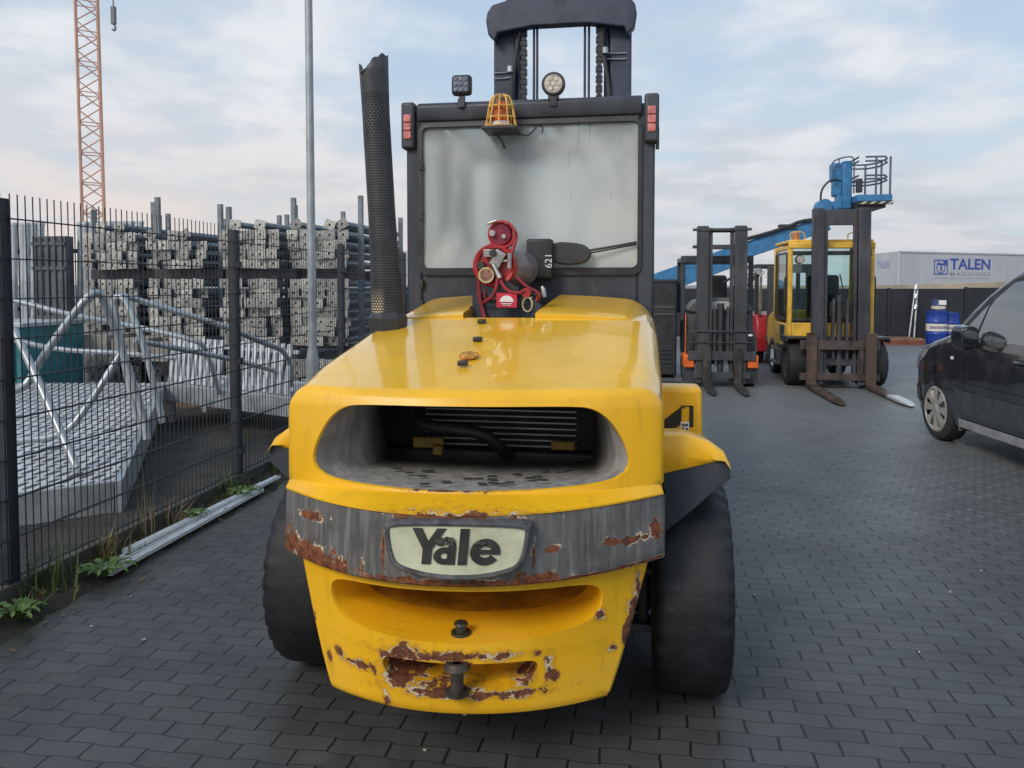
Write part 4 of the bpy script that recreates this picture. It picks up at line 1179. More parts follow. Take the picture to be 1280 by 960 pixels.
for y in posts[2:4]:
    q = MB()
    for z in (.3, 1.0, 1.75): q.bx(FX + .03, FX + .055, y - .03, y + .03, z - .025, z + .025)
    q.build('panel_clamp', fence_m, fn, org=(FX, 3.4, 0), kind='stuff')

# ------------------------------------------------------------------ lamp post
lp = MB(); lx, ly = -2.93, 6.72
lp.lathe([(0, .058), (.90, .058), (.98, .047), (1.02, .039), (4.0, .034), (6.5, .028)], (lx, ly, 0), 'Z', 20)
lpo = thing('lamp_post', 'tall grey galvanised lamp post rising beside the mesh fence', 'lamp post', (lx, ly, 0))
lp.build('pole', M['galvpole'], lpo, org=(lx, ly, 0), sm=40)
q = MB(); q.bx(lx - .028, lx + .028, ly - .062, ly - .05, .45, .80); q.build('service_door', M['galvpole'], lpo, org=(lx, ly, 0), bevel=.004)
q = MB(); q.tube([(lx, ly, 6.45), (lx + .1, ly, 6.6), (lx + .5, ly, 6.65)], .025, 10, smooth=1); q.box((lx + .7, ly, 6.66), (.5, .2, .09)); q.build('lamp_head', M['galvpole'], lpo, org=(lx, ly, 0), bevel=.02)

# ------------------------------------------------------------------ aluminium strips lying by the verge
gq = MB(); rg_ = random.Random(31)
def sblade(q, x, y, h, w_, az, lean):
    a_ = (math.cos(az), math.sin(az)); t_ = (x + a_[0] * h * lean, y + a_[1] * h * lean, .02 + h)
    q.add([(x - a_[1] * w_, y + a_[0] * w_, .02), (x + a_[1] * w_, y - a_[0] * w_, .02), t_], [(0, 1, 2)])
for k in range(5200):
    y = 1.4 + rg_.random() * 9.5; x = -3.03 + abs(rg_.gauss(0, .085))
    if x > -2.76: continue
    if rg_.random() > .35 + .65 * (math.sin(y * 5.1) + math.sin(y * 2.3 + 1) > .1): continue
    sblade(gq, x, y, rg_.uniform(.015, .075), rg_.uniform(.002, .005), rg_.uniform(0, 2 * PI), rg_.uniform(.2, 1.1))
for k in range(160):
    y = 1.6 + rg_.random() * 7; x = -2.98 + abs(rg_.gauss(0, .16)); a_ = rg_.uniform(0, PI); l_ = rg_.uniform(.012, .03)
    u_ = Vector((math.cos(a_), math.sin(a_), rg_.uniform(-.2, .3))) * l_; v_ = Vector((-math.sin(a_), math.cos(a_), rg_.uniform(-.2, .2))) * l_ * .45; c_ = Vector((x, y, .045 if x < -2.8 else .012))
    gq.add([c_ - u_, c_ + v_, c_ + u_, c_ - v_], [(0, 1, 2, 3)], 1)
VERGE = gq
rails = [((-2.875, 3.74), (-2.865, 5.62), .060), ((-2.80, 3.72), (-2.80, 5.45), .045), ((-2.90, 4.0), (-2.82, 5.78), .040)]
for i, (a, b, wd) in enumerate(rails):
    q = MB(); dx, dy = b[0] - a[0], b[1] - a[1]; ln = math.hypot(dx, dy)
    z = .050 if i == 2 else .030
    prof = [(-wd / 2, 0), (-wd / 2, .022), (-wd / 2 + .006, .022), (-wd / 2 + .010, .008), (wd / 2 - .010, .008), (wd / 2 - .006, .022), (wd / 2, .022), (wd / 2, 0)]
    q.prism(prof, 'Y', 0, ln)
    o = q.build('aluminium_strip', mat('strip_aluminium', (.74, .78, .80), .35, .15, .10, 8, (.3, .3, .28), .3), sm=0,
                label='long pale aluminium strip lying on the paving beside the fence verge', cat='metal strip', group='aluminium strips along the verge')
    o.location = (a[0], a[1], z); o.rotation_euler = (0, 0, math.atan2(-dx, dy))

# ------------------------------------------------------------------ weeds
def leaf_mat(name, c1, c2):
    m, nt, b = nodes(name); P = coord(nt)
    n1 = noise(nt, P, 14, 4)
    L(nt, mixc(nt, ramp(nt, n1, .3, .7), c1, c2), b.inputs['Base Color']); b.inputs['Roughness'].default_value = .6
    return m
GRASS = leaf_mat('grass_green', (.045, .075, .015), (.12, .16, .04)); DRY = leaf_mat('dry_stems', (.16, .12, .06), (.30, .24, .13)); LEAF = leaf_mat('weed_leaf', (.05, .11, .02), (.14, .22, .05))
VERGE.build('verge_grass', [leaf_mat('verge_green', (.030, .045, .012), (.085, .095, .03)), leaf_mat('dead_leaf', (.07, .045, .02), (.20, .14, .07))], kind='stuff', label='low sparse grass and moss growing along the fence verge', sm=0)
rw = random.Random(11)
def blade(q, x, y, z, h, w_, az, lean, mi=0):
    rows = []
    for i in range(5):
        f = i / 4; r = lean * h * f * f
        cx_, cy_, cz_ = x + math.cos(az) * r, y + math.sin(az) * r, z + h * f * (1 - .25 * lean * f)
        ww = w_ * (1 - f ** 2 * .95)
        rows.append([(cx_ - math.sin(az) * ww, cy_ + math.cos(az) * ww, cz_), (cx_ + math.sin(az) * ww, cy_ - math.cos(az) * ww, cz_)])
    q.grid(rows)
def tuft(x, y, n_, h, label, m, lean=.6, sp=.05, wd=.004, name='grass_tuft', cat='weed'):
    q = MB()
    for _ in range(n_):
        blade(q, x + rw.gauss(0, sp), y + rw.gauss(0, sp), .02, h * rw.uniform(.45, 1.1), wd * rw.uniform(.6, 1.3), rw.uniform(0, 2 * PI), rw.uniform(.1, 1) * lean)
    return q.build(name, m, label=label, cat=cat, group='weeds along the mesh fence', sm=60, org=(x, y, 0)), (x, y)
def place(r):
    r[0].location = (r[1][0], r[1][1], 0)
place(tuft(-2.99, 3.52, 60, .24, 'green grass tuft right beside the nearest fence post', GRASS))
place(tuft(-2.98, 3.95, 60, .22, 'yellowed grass tuft behind the near end of the strips', leaf_mat('yellow_grass', (.10, .10, .03), (.22, .18, .08)), .8))
place(tuft(-3.0, 4.35, 14, .46, 'tall dry brown stems standing against the fence mesh', DRY, .25, .03, .003))
place(tuft(-2.98, 4.62, 24, .22, 'mixed dry and green tuft halfway along the verge', DRY, .7))
place(tuft(-2.99, 5.35, 55, .22, 'green tuft close before the second fence post', GRASS))
place(tuft(-2.98, 6.1, 50, .24, 'green tuft beyond the second fence post', GRASS))
place(tuft(-2.92, 3.28, 40, .11, 'low sparse grass at the foot of the nearest post', GRASS, 1.0, .07))
def dandelion(x, y, label, n_=16, L_=.17):
    q = MB()
    for i in range(n_):
        az = 2 * PI * i / n_ + rw.uniform(-.2, .2); l = L_ * rw.uniform(.6, 1.1); rows = []
        for k in range(9):
            f = k / 8; ww = .020 * math.sin(PI * min(1, f * .9 + .08)) * (1.25 if k % 2 else .55)
            r = l * f; z = .02 + .07 * math.sin(f * PI * .75)
            cx_, cy_ = x + math.cos(az) * r, y + math.sin(az) * r
            rows.append([(cx_ - math.sin(az) * ww, cy_ + math.cos(az) * ww, z), (cx_, cy_, z - .006), (cx_ + math.sin(az) * ww, cy_ - math.cos(az) * ww, z)])
        q.grid(rows)
    o = q.build('dandelion', LEAF, label=label, cat='weed', group='weeds along the mesh fence', sm=60, org=(x, y, 0)); o.location = (x, y, 0)
dandelion(-2.82, 3.72, 'flat dandelion rosette at the near end of the metal strips')
dandelion(-2.86, 3.18, 'pale dandelion rosette on the verge by the nearest post', 13, .15)
dandelion(-2.86, 5.28, 'dandelion growing over the far end of the metal strips', 14, .15)
dandelion(-2.90, 4.72, 'small leafy weed beside the middle of the metal strips', 10, .12)

# ------------------------------------------------------------------ racks of steel props behind the fence
prop = MB()
prop.box((0, .006, 0), (.148, .012, .120)); prop.mi = 1
prop.cyl((0, .012, 0), (0, 2.55, 0), .034, n=8); prop.cyl((0, .012, 0), (0, .9, 0), .041, n=8)
prop.mi = 2; prop.cyl((0, -.001, 0), (0, .005, 0), .017, n=8)
prop.bx(-.052, -.040, -.001, .004, .030, .042); prop.bx(.040, .052, -.001, .004, -.042, -.030)
proto = prop.build('steel_prop', [M['prop'], M['proptube'], flat('hole_black', (.02, .02, .02), .8)], sm=30,
                   label='weathered steel prop with square end plate stacked in the racks', cat='steel prop', group='steel props stacked in the racks')
first = True
rp = random.Random(21)
rack_names = ['leftmost loaded prop rack, in front of the crane', 'second prop rack from the left, below two tall uprights', 'third prop rack from the left, behind the second fence post', 'rightmost prop rack, just behind the lamp post']
rack0 = None
for ri, rx in enumerate((-7.06, -6.0, -4.93, -4.06)):
    ry = 9.45 + (.12, .0, -.05, .1)[ri]
    root = thing('prop_rack', rack_names[ri], 'storage rack', (rx, ry, 0), 0, 'racks of steel props')
    # uprights and bearers for three levels
    for sx in (-1, 1):
        for sy in (.30, 2.05):
            q = MB(); q.bx(sx * .46 - .03, sx * .46 + .03, sy - .03, sy + .03, 0, 2.66 + rp.uniform(-.05, .14)); q.build('upright', M['proptube'], root, bevel=.004)
            if sy == .30:
                q = MB(); q.bx(sx * .46 - .036, sx * .46 + .036, sy - .036, sy + .036, 1.50, 1.64); q.build('collar', flat('collar_blue', (.03, .10, .16), .5), root)
    for z in (.13, .80, 1.80):
        for sy in (.30, 2.05):
            q = MB(); q.bx(-.50, .50, sy - .04, sy + .04, z - (.14 if z > 1.7 else .06), z); q.build('bearer', M['forkmetal'], root, bevel=.004)
    for (z0, nr) in ((.192, 4), (.862, 7), (1.862, 4 if ri == 1 else 5)):
        for j in range(nr):
            for i in range(5):
                x = -.33 + .165 * i
                if j == nr - 1 and z0 > 1.8 and rp.random() < .45: continue
                if j == 0 and z0 < .3 and ri < 2: continue
                o = proto if first else proto.copy()
                if not first: COL.objects.link(o)
                first = False
                top = (j == nr - 1 and z0 > 1.8)
                o.location = (rx + x * .985 + rp.uniform(-.012, .012), ry + rp.uniform(-.09, .07), z0 + j * .124 + rp.uniform(-.006, .006) + (.01 if top else 0))
                o.rotation_euler = (rp.uniform(-.012, .012), rp.uniform(-.10, .10) + (rp.choice((-.6, .5, .25, 0)) if top else 0), rp.uniform(-.03, .03))

# ------------------------------------------------------------------ standing scaffold tubes at the far left
tb = MB(); tb.cyl((0, 0, 0), (0, 0, 2.4), .045, n=10)
tb.cyl((0, 0, 2.36), (0, 0, 2.40), .052, n=10)
tproto = tb.build('scaffold_tube', M['galv'], sm=40, label='pale upright scaffold tube leaning in the row behind the ramp', cat='scaffold tube', group='upright scaffold tubes at the left')
k = 0
for i in range(23):
    x = -9.35 + i * .105
    if 8 <= i <= 12: continue
    o = tproto if k == 0 else tproto.copy()
    if k: COL.objects.link(o)
    k += 1
    o.location = (x, 10.1 + rp.uniform(-.03, .03), .1); o.rotation_euler = (-.03, rp.uniform(-.008, .008), 0)
for i in range(9):
    o = tproto.copy(); COL.objects.link(o); o.location = (-7.9 + i * .10 + (0), 10.9, -.05 + rp.uniform(-.02, .02)); o.rotation_euler = (-.02, rp.uniform(-.01, .01), 0)
q = MB()
for z in (.3, 1.2, 2.05): q.bx(-9.5, -6.9, 10.17, 10.23, z, z + .06)
for x in (-9.4, -8.3, -7.0): q.bx(x - .04, x + .04, 10.24, 10.30, 0, 2.2)
q.build('tube_stand', M['forkmetal'], label='dark frame holding the upright scaffold tubes', cat='storage frame', bevel=.004)
q = MB(); q.bx(-8.53, -8.0, 9.9, 10.06, .1, 2.28)
for i in range(5): q.bx(-8.50 + i * .105, -8.46 + i * .105, 9.88, 9.9, .12, 2.26)
for z in (.4, 1.1, 1.8, 2.15): q.bx(-8.53, -8.0, 9.875, 9.885, z, z + .05)
q.build('formwork_panel', mat('panel_grey', (.10, .115, .13), .6, .2, .3, 4, (.2, .2, .2), .4), label='dark grey ribbed panel standing between the two rows of tubes', cat='formwork panel')
# teal container
tcn = thing('site_box', 'teal steel site box with dark lettering behind the ramp rails', 'container', (-7.2, 8.4, 0))
q = MB(); q.bx(-.95, .22, -.5, .5, .1, 1.10)
for i in range(7): q.bx(-.90 + i * .16, -.82 + i * .16, -.515, -.5, .15, 1.05)
q.build('body', mat('teal_paint', (.03, .17, .19), .5, 0, .25, 4, (.12, .10, .07), .4), tcn, bevel=.006)
q = MB(); q.bx(-.98, .25, -.52, .53, 1.10, 1.15); q.build('lid', M['galv'], tcn, bevel=.006)
text_part('NIE', .34, flat('letter_dark', (.02, .03, .04), .5), tcn, Matrix.Translation((-.12, -.519, .66)), offset=.012)
q = MB(); 
for i in range(3): q.bx(-7.0 + i * .42, -6.64 + i * .42, 8.9, 10.4, .72 - .05 * i, .95 - .05 * i)
q.build('timber_pack', mat('grey_timber', (.26, .24, .22), .8, 0, .4, 5, (.1, .09, .08), .4), label='weathered grey packs lying flat beside the teal box', cat='timber', bevel=.01)
q = MB(); q.bx(-6.0, -3.9, 9.2, 12.4, 0, .06); q.build('timber_mat', M['wood'], label='old boards lying on the dirt under the prop racks', cat='boards', bevel=.006)

# ------------------------------------------------------------------ aluminium ramp with hand rails
def mat_tread():
    m, nt, b = nodes('perforated_tread'); P = coord(nt)
    sp = N(nt, 'ShaderNodeSeparateXYZ'); L(nt, P, sp.inputs[0])
    def dots(s, ox, oy, r0):
        u = mth(nt, 'SUBTRACT', mth(nt, 'FRACT', mth(nt, 'ADD', mth(nt, 'MULTIPLY', sp.outputs[0], s), ox)), .5)
        v = mth(nt, 'SUBTRACT', mth(nt, 'FRACT', mth(nt, 'ADD', mth(nt, 'MULTIPLY', sp.outputs[1], s * .30), oy)), .5)
        d = mth(nt, 'SQRT', mth(nt, 'ADD', mth(nt, 'MULTIPLY', u, u), mth(nt, 'MULTIPLY', v, v)))
        return ramp(nt, d, r0, r0 - .08)
    h = mth(nt, 'MAXIMUM', dots(11, 0, 0, .31), dots(11, .5, .5, .25))
    n1 = noise(nt, P, 3, 5)
    c = mixc(nt, ramp(nt, n1, .3, .7), (.50, .51, .54), (.66, .67, .71))
    c = mixc(nt, h, c, (.06, .06, .06))
    L(nt, c, b.inputs['Base Color']); b.inputs['Metallic'].default_value = .25; b.inputs['Roughness'].default_value = .45
    bump(nt, b, mth(nt, 'MULTIPLY', h, -1), .6, .01)
    return m
rmp = thing('access_ramp', 'aluminium access ramp with perforated deck and tubular hand rails behind the fence', 'ramp', (-5.0, 6.3, 0))
RO = (-5.0, 6.3, 0)
TL, TR, BR, BL_ = Vector((-7.5, 7.85, .46)), Vector((-5.42, 8.15, .46)), Vector((-3.60, 4.86, .22)), Vector((-5.2, 3.4, .22))
# deck in its own plane so that the holes follow it
q = MB(); q.add([TL, TR, BR, BL_, TL - Vector((0, 0, .03)), TR - Vector((0, 0, .03)), BR - Vector((0, 0, .03)), BL_ - Vector((0, 0, .03))], [(0, 1, 2, 3), (4, 5, 6, 7), (0, 1, 5, 4), (1, 2, 6, 5), (2, 3, 7, 6), (3, 0, 4, 7)])
q.build('deck', mat_tread(), rmp, org=RO, sm=0)
q = MB()
def beam(q, a, b, w_, h, dz=0):
    a = Vector(a); b = Vector(b); d = (b - a).normalized(); s = Vector((-d.y, d.x, 0)).normalized() * w_ / 2; u = Vector((0, 0, 1))
    vs = []
    for p in (a, b):
        for sx in (-1, 1):
            for z in (dz, dz - h): vs.append(p + s * sx + u * z)
    q.add(vs, [(0, 1, 3, 2), (4, 6, 7, 5), (0, 4, 5, 1), (2, 3, 7, 6), (0, 2, 6, 4), (1, 5, 7, 3)])
beam(q, BR + Vector((.04, 0, 0)), TR + Vector((.04, 0, 0)), .05, .24, .012); beam(q, BR, BL_, .05, .22, .005)
q.build('side_beam', M['galvpole'], rmp, org=RO, bevel=.004)
q = MB(); beam(q, (-5.40, 8.12, .47), (-3.35, 7.25, .47), .06, .20)
beam(q, (-5.40, 9.0, .47), (-3.35, 8.3, .47), .06, .20); q.build('landing_beam', M['galv'], rmp, org=RO, bevel=.004)
q = MB(); q.add([(-5.40, 8.15, .455), (-3.35, 7.28, .455), (-3.35, 8.3, .455), (-5.40, 9.0, .455), (-5.40, 8.15, .43), (-3.35, 7.28, .43), (-3.35, 8.3, .43), (-5.40, 9.0, .43)], [(0, 1, 2, 3), (4, 5, 6, 7), (0, 1, 5, 4), (1, 2, 6, 5), (2, 3, 7, 6), (3, 0, 4, 7)]); q.build('landing', M['alu'], rmp, org=RO, sm=0)
for x, y in ((-5.3, 8.2), (-3.45, 7.4), (-5.3, 8.9), (-3.45, 8.2)):
    q = MB(); q.bx(x - .03, x + .03, y - .03, y + .03, 0, .43); q.build('support_leg', M['galv'], rmp, org=RO)
railm = mat('rail_galvanised', (.40, .44, .47), .4, .5, .2, 7, (.22, .22, .21), .3)
for pts, r_ in (([(-4.755, 5.2, .79), (-4.649, 5.29, .79), (-4.586, 5.37, 1.008), (-4.262, 5.46, 1.475), (-4.225, 5.54, 1.543), (-4.216, 5.63, 1.491), (-4.142, 5.71, 1.113), (-4.015, 5.8, .55), (-3.98, 5.8, .32)], .031),
            ([(-4.25, 6.1, .38), (-4.322, 6.1, .593), (-4.478, 6.1, 1.392), (-4.469, 6.1, 1.475), (-4.415, 6.1, 1.503), (-4.34, 6.1, 1.427), (-4.196, 6.1, 1.082), (-4.03, 6.1, .40)], .029),
            ([(-4.754, 5.3, .382), (-4.452, 5.45, .394), (-4.322, 5.6, .667), (-4.188, 5.75, .997), (-4.16, 5.8, 1.10)], .029),
            ([(-4.70, 5.25, 1.25), (-4.478, 5.2, .905), (-3.994, 5.0, .268)], .029),
            ([(-4.41, 6.1, 1.50), (-4.35, 6.25, 1.46), (-3.714, 6.61, 1.211), (-3.55, 7.0, 1.03), (-3.50, 7.45, .90), (-3.50, 7.5, .45)], .027),
            ([(-4.30, 6.12, 1.11), (-3.967, 7.05, .879), (-3.60, 7.6, .66), (-3.50, 7.5, .62)], .025),
            ([(-6.4, 6.6, 1.522), (-6.125, 6.73, 1.467), (-5.481, 6.87, 1.285), (-5.122, 7.13, 1.195), (-4.42, 7.27, 1.031), (-4.36, 7.35, .95), (-4.36, 7.6, .44)], .027),
            ([(-6.413, 6.6, 1.157), (-6.138, 6.73, 1.073), (-5.641, 6.87, .942), (-5.168, 7.0, .921), (-4.6, 7.2, .85)], .025),
            ([(-6.2, 6.65, 1.50), (-5.592, 6.45, .873), (-5.3, 6.3, .40)], .025)):
    q = MB(); q.tube(pts, r_, 10, smooth=2); q.build('hand_rail', railm, rmp, org=RO, sm=60)
# ribbed gratings leaning on the landing
for gi, (x0, y0) in enumerate(((-5.35, 8.12), (-4.35, 7.69))):
    q = MB()
    a = math.atan2(-.87, 2.05)
    for i in range(9):
        q.box((.05 + i * .105, 0, .26), (.055, .03, .52), Matrix.Rotation(-.10, 3, 'Y'))
    q.bx(0, .98, .016, .04, .04, .08); q.bx(0, .98, .016, .04, .42, .46)
    o = q.build('slatted_panel', M['alu'], bevel=.003, cat='slatted panel', label=('pale slatted panel on the landing nearer the ramp', 'pale slatted panel on the landing behind the second fence post')[gi], group='slatted panels on the landing')
    o.location = (x0, y0 + .05, .475); o.rotation_euler = (R_(-12), 0, a)

# ------------------------------------------------------------------ tower crane far off
cr = thing('tower_crane', 'orange lattice tower crane far behind the storage yard', 'crane', (-47.3, 62, 0))
cm = mat('crane_orange', (.60, .34, .25), .6, 0, .15, .3)  # orange paled so that distance haze sits in the colour
q = MB()
W2 = .85
ca = R_(38)
def rotz(x, y): return (x * math.cos(ca) - y * math.sin(ca), x * math.sin(ca) + y * math.cos(ca))
cs = [rotz(sx * W2, sy * W2) for sx, sy in ((-1, -1), (1, -1), (1, 1), (-1, 1))]
lean = -.02
def P_(c, z): return (c[0] - .010 * (z - 8), c[1], z)
for c in cs: q.cyl(P_(c, 0), P_(c, 44), .13, n=6)
k = 0; z = 0.0
while z < 43.5:
    for i in range(4):
        a, b = cs[i], cs[(i + 1) % 4]
        if k % 2: a, b = b, a
        q.cyl(P_(a, z), P_(b, z + 1.3), .055, n=5)
        if k % 2 == 0: q.cyl(P_(a, z), P_(b, z), .045, n=5)
    z += 1.3; k += 1
q.build('mast', cm, cr)
q = MB()
for dx, dz in ((0, 0), (0, 1.6)):
    q.cyl((-14, 0, 44.6 + dz), (34, 0, 44.6 + dz), .12, n=6)
for i in range(48): q.cyl((-14 + i, 0, 44.6 + (i % 2) * 1.6), (-13 + i, 0, 44.6 + ((i + 1) % 2) * 1.6), .05, n=5)
q.build('jib', cm, cr)
q = MB(); q.bx(-1.4, 1.4, -1.0, 1.0, 42.6, 44.6); q.build('operator_cab', cm, cr, bevel=.1)
q = MB(); q.cyl((2.40, 0, 44), (2.40, 0, 25.5), .05, n=6); q.build('hoist_cable', flat('cable_dark', (.10, .11, .12), .6), cr)
q = MB(); q.box((2.40, 0, 24.85), (.35, .3, 1.5)); q.tube([(2.40, 0, 24.1), (2.6, 0, 23.8), (2.45, 0, 23.5), (2.25, 0, 23.7)], .09, 6, smooth=1); q.build('hook_block', flat('hook_grey', (.16, .18, .20), .6), cr, bevel=.05)

# ------------------------------------------------------------------ helpers for the other forklifts
def mast_set(root, hw, H, ch, tilt, mm, bar_z, top_h=.12, chain=True):
    """two-stage mast: outer channels, inner channels, crossbars; front faces -Y"""
    T = Matrix.Rotation(tilt, 4, 'X')
    q = MB(); q.xf = T
    for s_ in (-1, 1):
        q.bx(s_ * (hw - ch), s_ * hw, 0, .13, .06, H)
        q.bx(s_ * (hw - ch) - .008 * s_, s_ * (hw) + .012 * s_, -.02, .0, .06, H - .02)
    m_ = q.build('mast', mm, root, bevel=.008)
    q = MB(); q.xf = T
    for s_ in (-1, 1): q.bx(s_ * (hw - ch - .065), s_ * (hw - ch - .015), .02, .11, .10, H - .03)
    q.build('inner_channel', mm, m_, bevel=.006)
    for z, h_ in bar_z:
        q = MB(); q.xf = T; q.bx(-hw + .02, hw - .02, .03, .10, z, z + h_); q.build('crossbar', mm, m_, bevel=.006)
    q = MB(); q.xf = T
    q.cyl((0, .07, .15), (0, .07, H * .48), .045, n=14); q.cyl((0, .07, H * .48), (0, .07, H * .52), .055, n=14)
    q.build('lift_cylinder', mm, m_, sm=40)
    for s_ in (-1, 1):
        q = MB(); q.xf = T; q.bx(s_ * .10 - .018, s_ * .10 + .018, .0, .012, .45, H * .93 if chain else H * .5); q.build('lift_chain', M['forkmetal'], m_)
    return m_
def fork_pair(root, xs, wd, shank, length, mm, y0=-.06, tip=None):
    for i, x in enumerate(xs):
        q = MB()
        q.bx(x - wd / 2, x + wd / 2, y0 - .05, y0, .03, shank)
        y = y0 - .05
        vs = [(x - wd / 2, y + .05, .025), (x + wd / 2, y + .05, .025), (x + wd / 2, y + .05, .085), (x - wd / 2, y + .05, .085)]
        e = y - length
        vs += [(x - wd * .5, e + .25, .02), (x + wd * .5, e + .25, .02), (x + wd * .5, e + .25, .055), (x - wd * .5, e + .25, .055),
               (x - wd * .26, e, .02), (x + wd * .26, e, .02), (x + wd * .26, e, .034), (x - wd * .26, e, .034)]
        fs = []
        for b in (0, 4):
            for k in range(4): fs.append((b + k, b + (k + 1) % 4, b + 4 + (k + 1) % 4, b + 4 + k))
        fs += [(0, 1, 2, 3), (8, 9, 10, 11)]
        q.add(vs, fs)
        m_ = [mm[i] if isinstance(mm, list) else mm]
        q.build('fork', m_, root, bevel=.004)

# ------------------------------------------------------------------ yellow forklift facing us
f2 = thing('forklift', 'yellow forklift with closed cab facing the camera, forks lowered on the paving', 'forklift', (3.08, 12.45, 0), R_(1))
mast_set(f2, .41, 2.76, .155, R_(-1.2), M['forkmetal'], ((2.50, .24), (.35, .10)), chain=False)
cgm = M['forkmetal']
q = MB()
for z0, z1 in ((.13, .24), (.60, .74)): q.bx(-.60, .56, -.055, -.01, z0, z1)
for x in (-.34, .30): q.bx(x - .03, x + .03, -.05, -.01, .24, .60)
q.build('fork_carriage', M['ruststeel'], f2, bevel=.006)
shiny = mat('worn_fork', (.085, .058, .048), .5, .3, .5, 5, (.3, .12, .06), .5)
def mat_forktip():
    m, nt, b = nodes('fork_polished_tip'); P = coord(nt); sp = N(nt, 'ShaderNodeSeparateXYZ'); L(nt, P, sp.inputs[0])
    f = ramp(nt, mth(nt, 'ADD', sp.outputs[1], mth(nt, 'MULTIPLY', noise(nt, P, 6, 3), .2)), -.85, -1.05)
    L(nt, mixc(nt, f, (.085, .058, .048), (.62, .62, .62)), b.inputs['Base Color']); b.inputs['Roughness'].default_value = .4; L(nt, mth(nt, 'MULTIPLY', f, .5), b.inputs['Metallic'])
    return m
fork_pair(f2, (-.44, .42), .15, .86, 1.70, [shiny, mat_forktip()])
for s_ in (-1, 1):
    tyre('wheel', s_ * .585, .42, .36, .30, f2, M['rubber'], (0, 0, 0), n=48)
    tyre('wheel', s_ * .50, 2.15, .32, .24, f2, M['rubber'], (0, 0, 0), hub=M['white'], n=48)
y2 = paint_yellow('forklift_yellow', [(-.5, .6, .1, .05), (.5, .55, .1, .05)], col=(.78, .42, .02))
y2b = mat('pale_yellow', (.76, .46, .06), .45, 0, .2, 5, (.3, .2, .08), .3)
q = MB(); q.bx(-.50, .50, .16, 2.0, .35, .78); q.bx(-.62, .62, .80, 1.75, .30, .62); q.build('chassis', M['dark'], f2, bevel=.02)
q = MB()
for s_ in (-1, 1):
    q.bx(s_ * .40, s_ * .75, .12, .70, .745, .785); q.bx(s_ * .74, s_ * .755, .12, .70, .70, .785)
q.build('fender', M['dark'], f2, bevel=.01)
q = MB(); q.prism(smooth_poly([(1.55, .42), (1.55, 1.12), (1.75, 1.16), (2.45, 1.08), (2.72, .95), (2.78, .42)], 1), 'X', -.60, .60); q.build('counterweight', y2, f2, bevel=.04, seg=3)
q = MB()
for s_ in (-1, 1):
    q.bx(s_ * .59, s_ * .66, .36, .46, .78, 2.30)      # front pillars
    q.bx(s_ * .60, s_ * .66, 1.46, 1.56, .9, 2.30)
    q.bx(s_ * .58, s_ * .66, .46, 1.46, .62, 1.0); q.bx(s_ * .61, s_ * .65, .46, 1.46, 2.22, 2.30)
    q.bx(s_ * .61, s_ * .65, .46, .54, 1.0, 1.3)
q.bx(-.66, .66, .34, .42, 2.24, 2.34); q.bx(-.60, .60, .36, .44, .78, 1.03)
q.bx(-.60, .60, 1.5, 1.56, 1.0, 1.2)
cab2 = q.build('cab', y2b, f2, bevel=.02, seg=3)
cab2.scale = (.98, 1, .962); cab2.location.x = -.06
q = MB(); q.bx(-.65, .65, .40, 1.54, 2.33, 2.39); q.build('roof', y2b, cab2, bevel=.02)
for z0, z1 in ((2.13, 2.20), (1.06, 1.10)):
    q = MB(); q.bx(-.60, .60, .33, .345, z0, z1); q.build('screen_frame', M['dark'], cab2, bevel=.004)
g2 = mat_glass('green_glass', (.76, .88, .86), .03, refl=.8)
q = MB(); q.bx(-.59, .59, .385, .392, 1.03, 2.24); q.build('windscreen', g2, cab2, sm=0)
for s_ in (-1, 1):
    q = MB(); q.bx(s_ * .63, s_ * .636, .54, 1.40, 1.08, 2.18); q.build('side_window', g2, cab2, sm=0)
    q = MB()
    ol = rrect(.52, 1.42, 1.06, 2.20, .07); il = rrect(.56, 1.38, 1.10, 2.16, .05)
    xx = s_ * .662
    q.grid([[(xx - s_ * .02, y, z) for y, z in ol], [(xx, y, z) for y, z in ol], [(xx, y, z) for y, z in il], [(xx - s_ * .02, y, z) for y, z in il]], closed=True)
    q.build('window_frame', M['dark'], cab2)
    q = MB(); q.bx(s_ * .655, s_ * .668, .60, .95, .70, .98); q.build('door_panel', M['dark'], cab2, bevel=.03)
    q = MB(); q.tube([(s_ * .67, .45, 1.15), (s_ * .70, .45, 1.2), (s_ * .70, .45, 1.75), (s_ * .67, .45, 1.8)], .012, 8, smooth=1); q.build('grab_handle', M['dark'], cab2)
q = MB(); q.bx(-.25, .25, 1.05, 1.2, 1.0, 1.75); q.bx(-.25, .25, .7, 1.15, .95, 1.08); q.bx(-.5, .5, .45, .6, .8, 1.05); q.build('seat', flat('seat_black', (.03, .03, .03), .8), f2, bevel=.05)
q = MB(); q.tube([(.18 * math.cos(2 * PI * i / 24), .62 - .07 * math.sin(2 * PI * i / 24), 1.32 + .16 * math.sin(2 * PI * i / 24)) for i in range(24)], .014, 8, closed=True); q.cyl((0, .62, 1.32), (0, .50, 1.0), .02, n=8); q.bx(-.17, .17, .61, .63, 1.31, 1.33); q.build('steering_wheel', M['dark'], f2)
for x in (-.50, .40):
    q = MB(); q.cyl((x, .33, 2.06), (x, .27, 2.06), .075, .07, 18); o = q.build('work_lamp', M['dark'], cab2, sm=40, bevel=.008)
    q = MB(); q.cyl((x, .268, 2.06), (x, .262, 2.06), .058, n=18); q.build('lamp_lens', M['lens_led'], o)
q = MB(); q.lathe([(0, .06), (.07, .06), (.12, .05), (.14, 0)], (-.50, .6, 2.39), 'Z', 16); q.build('beacon', mat('beacon_amber', (.50, .20, .05), .3, 0, .3, 20), cab2, sm=40)
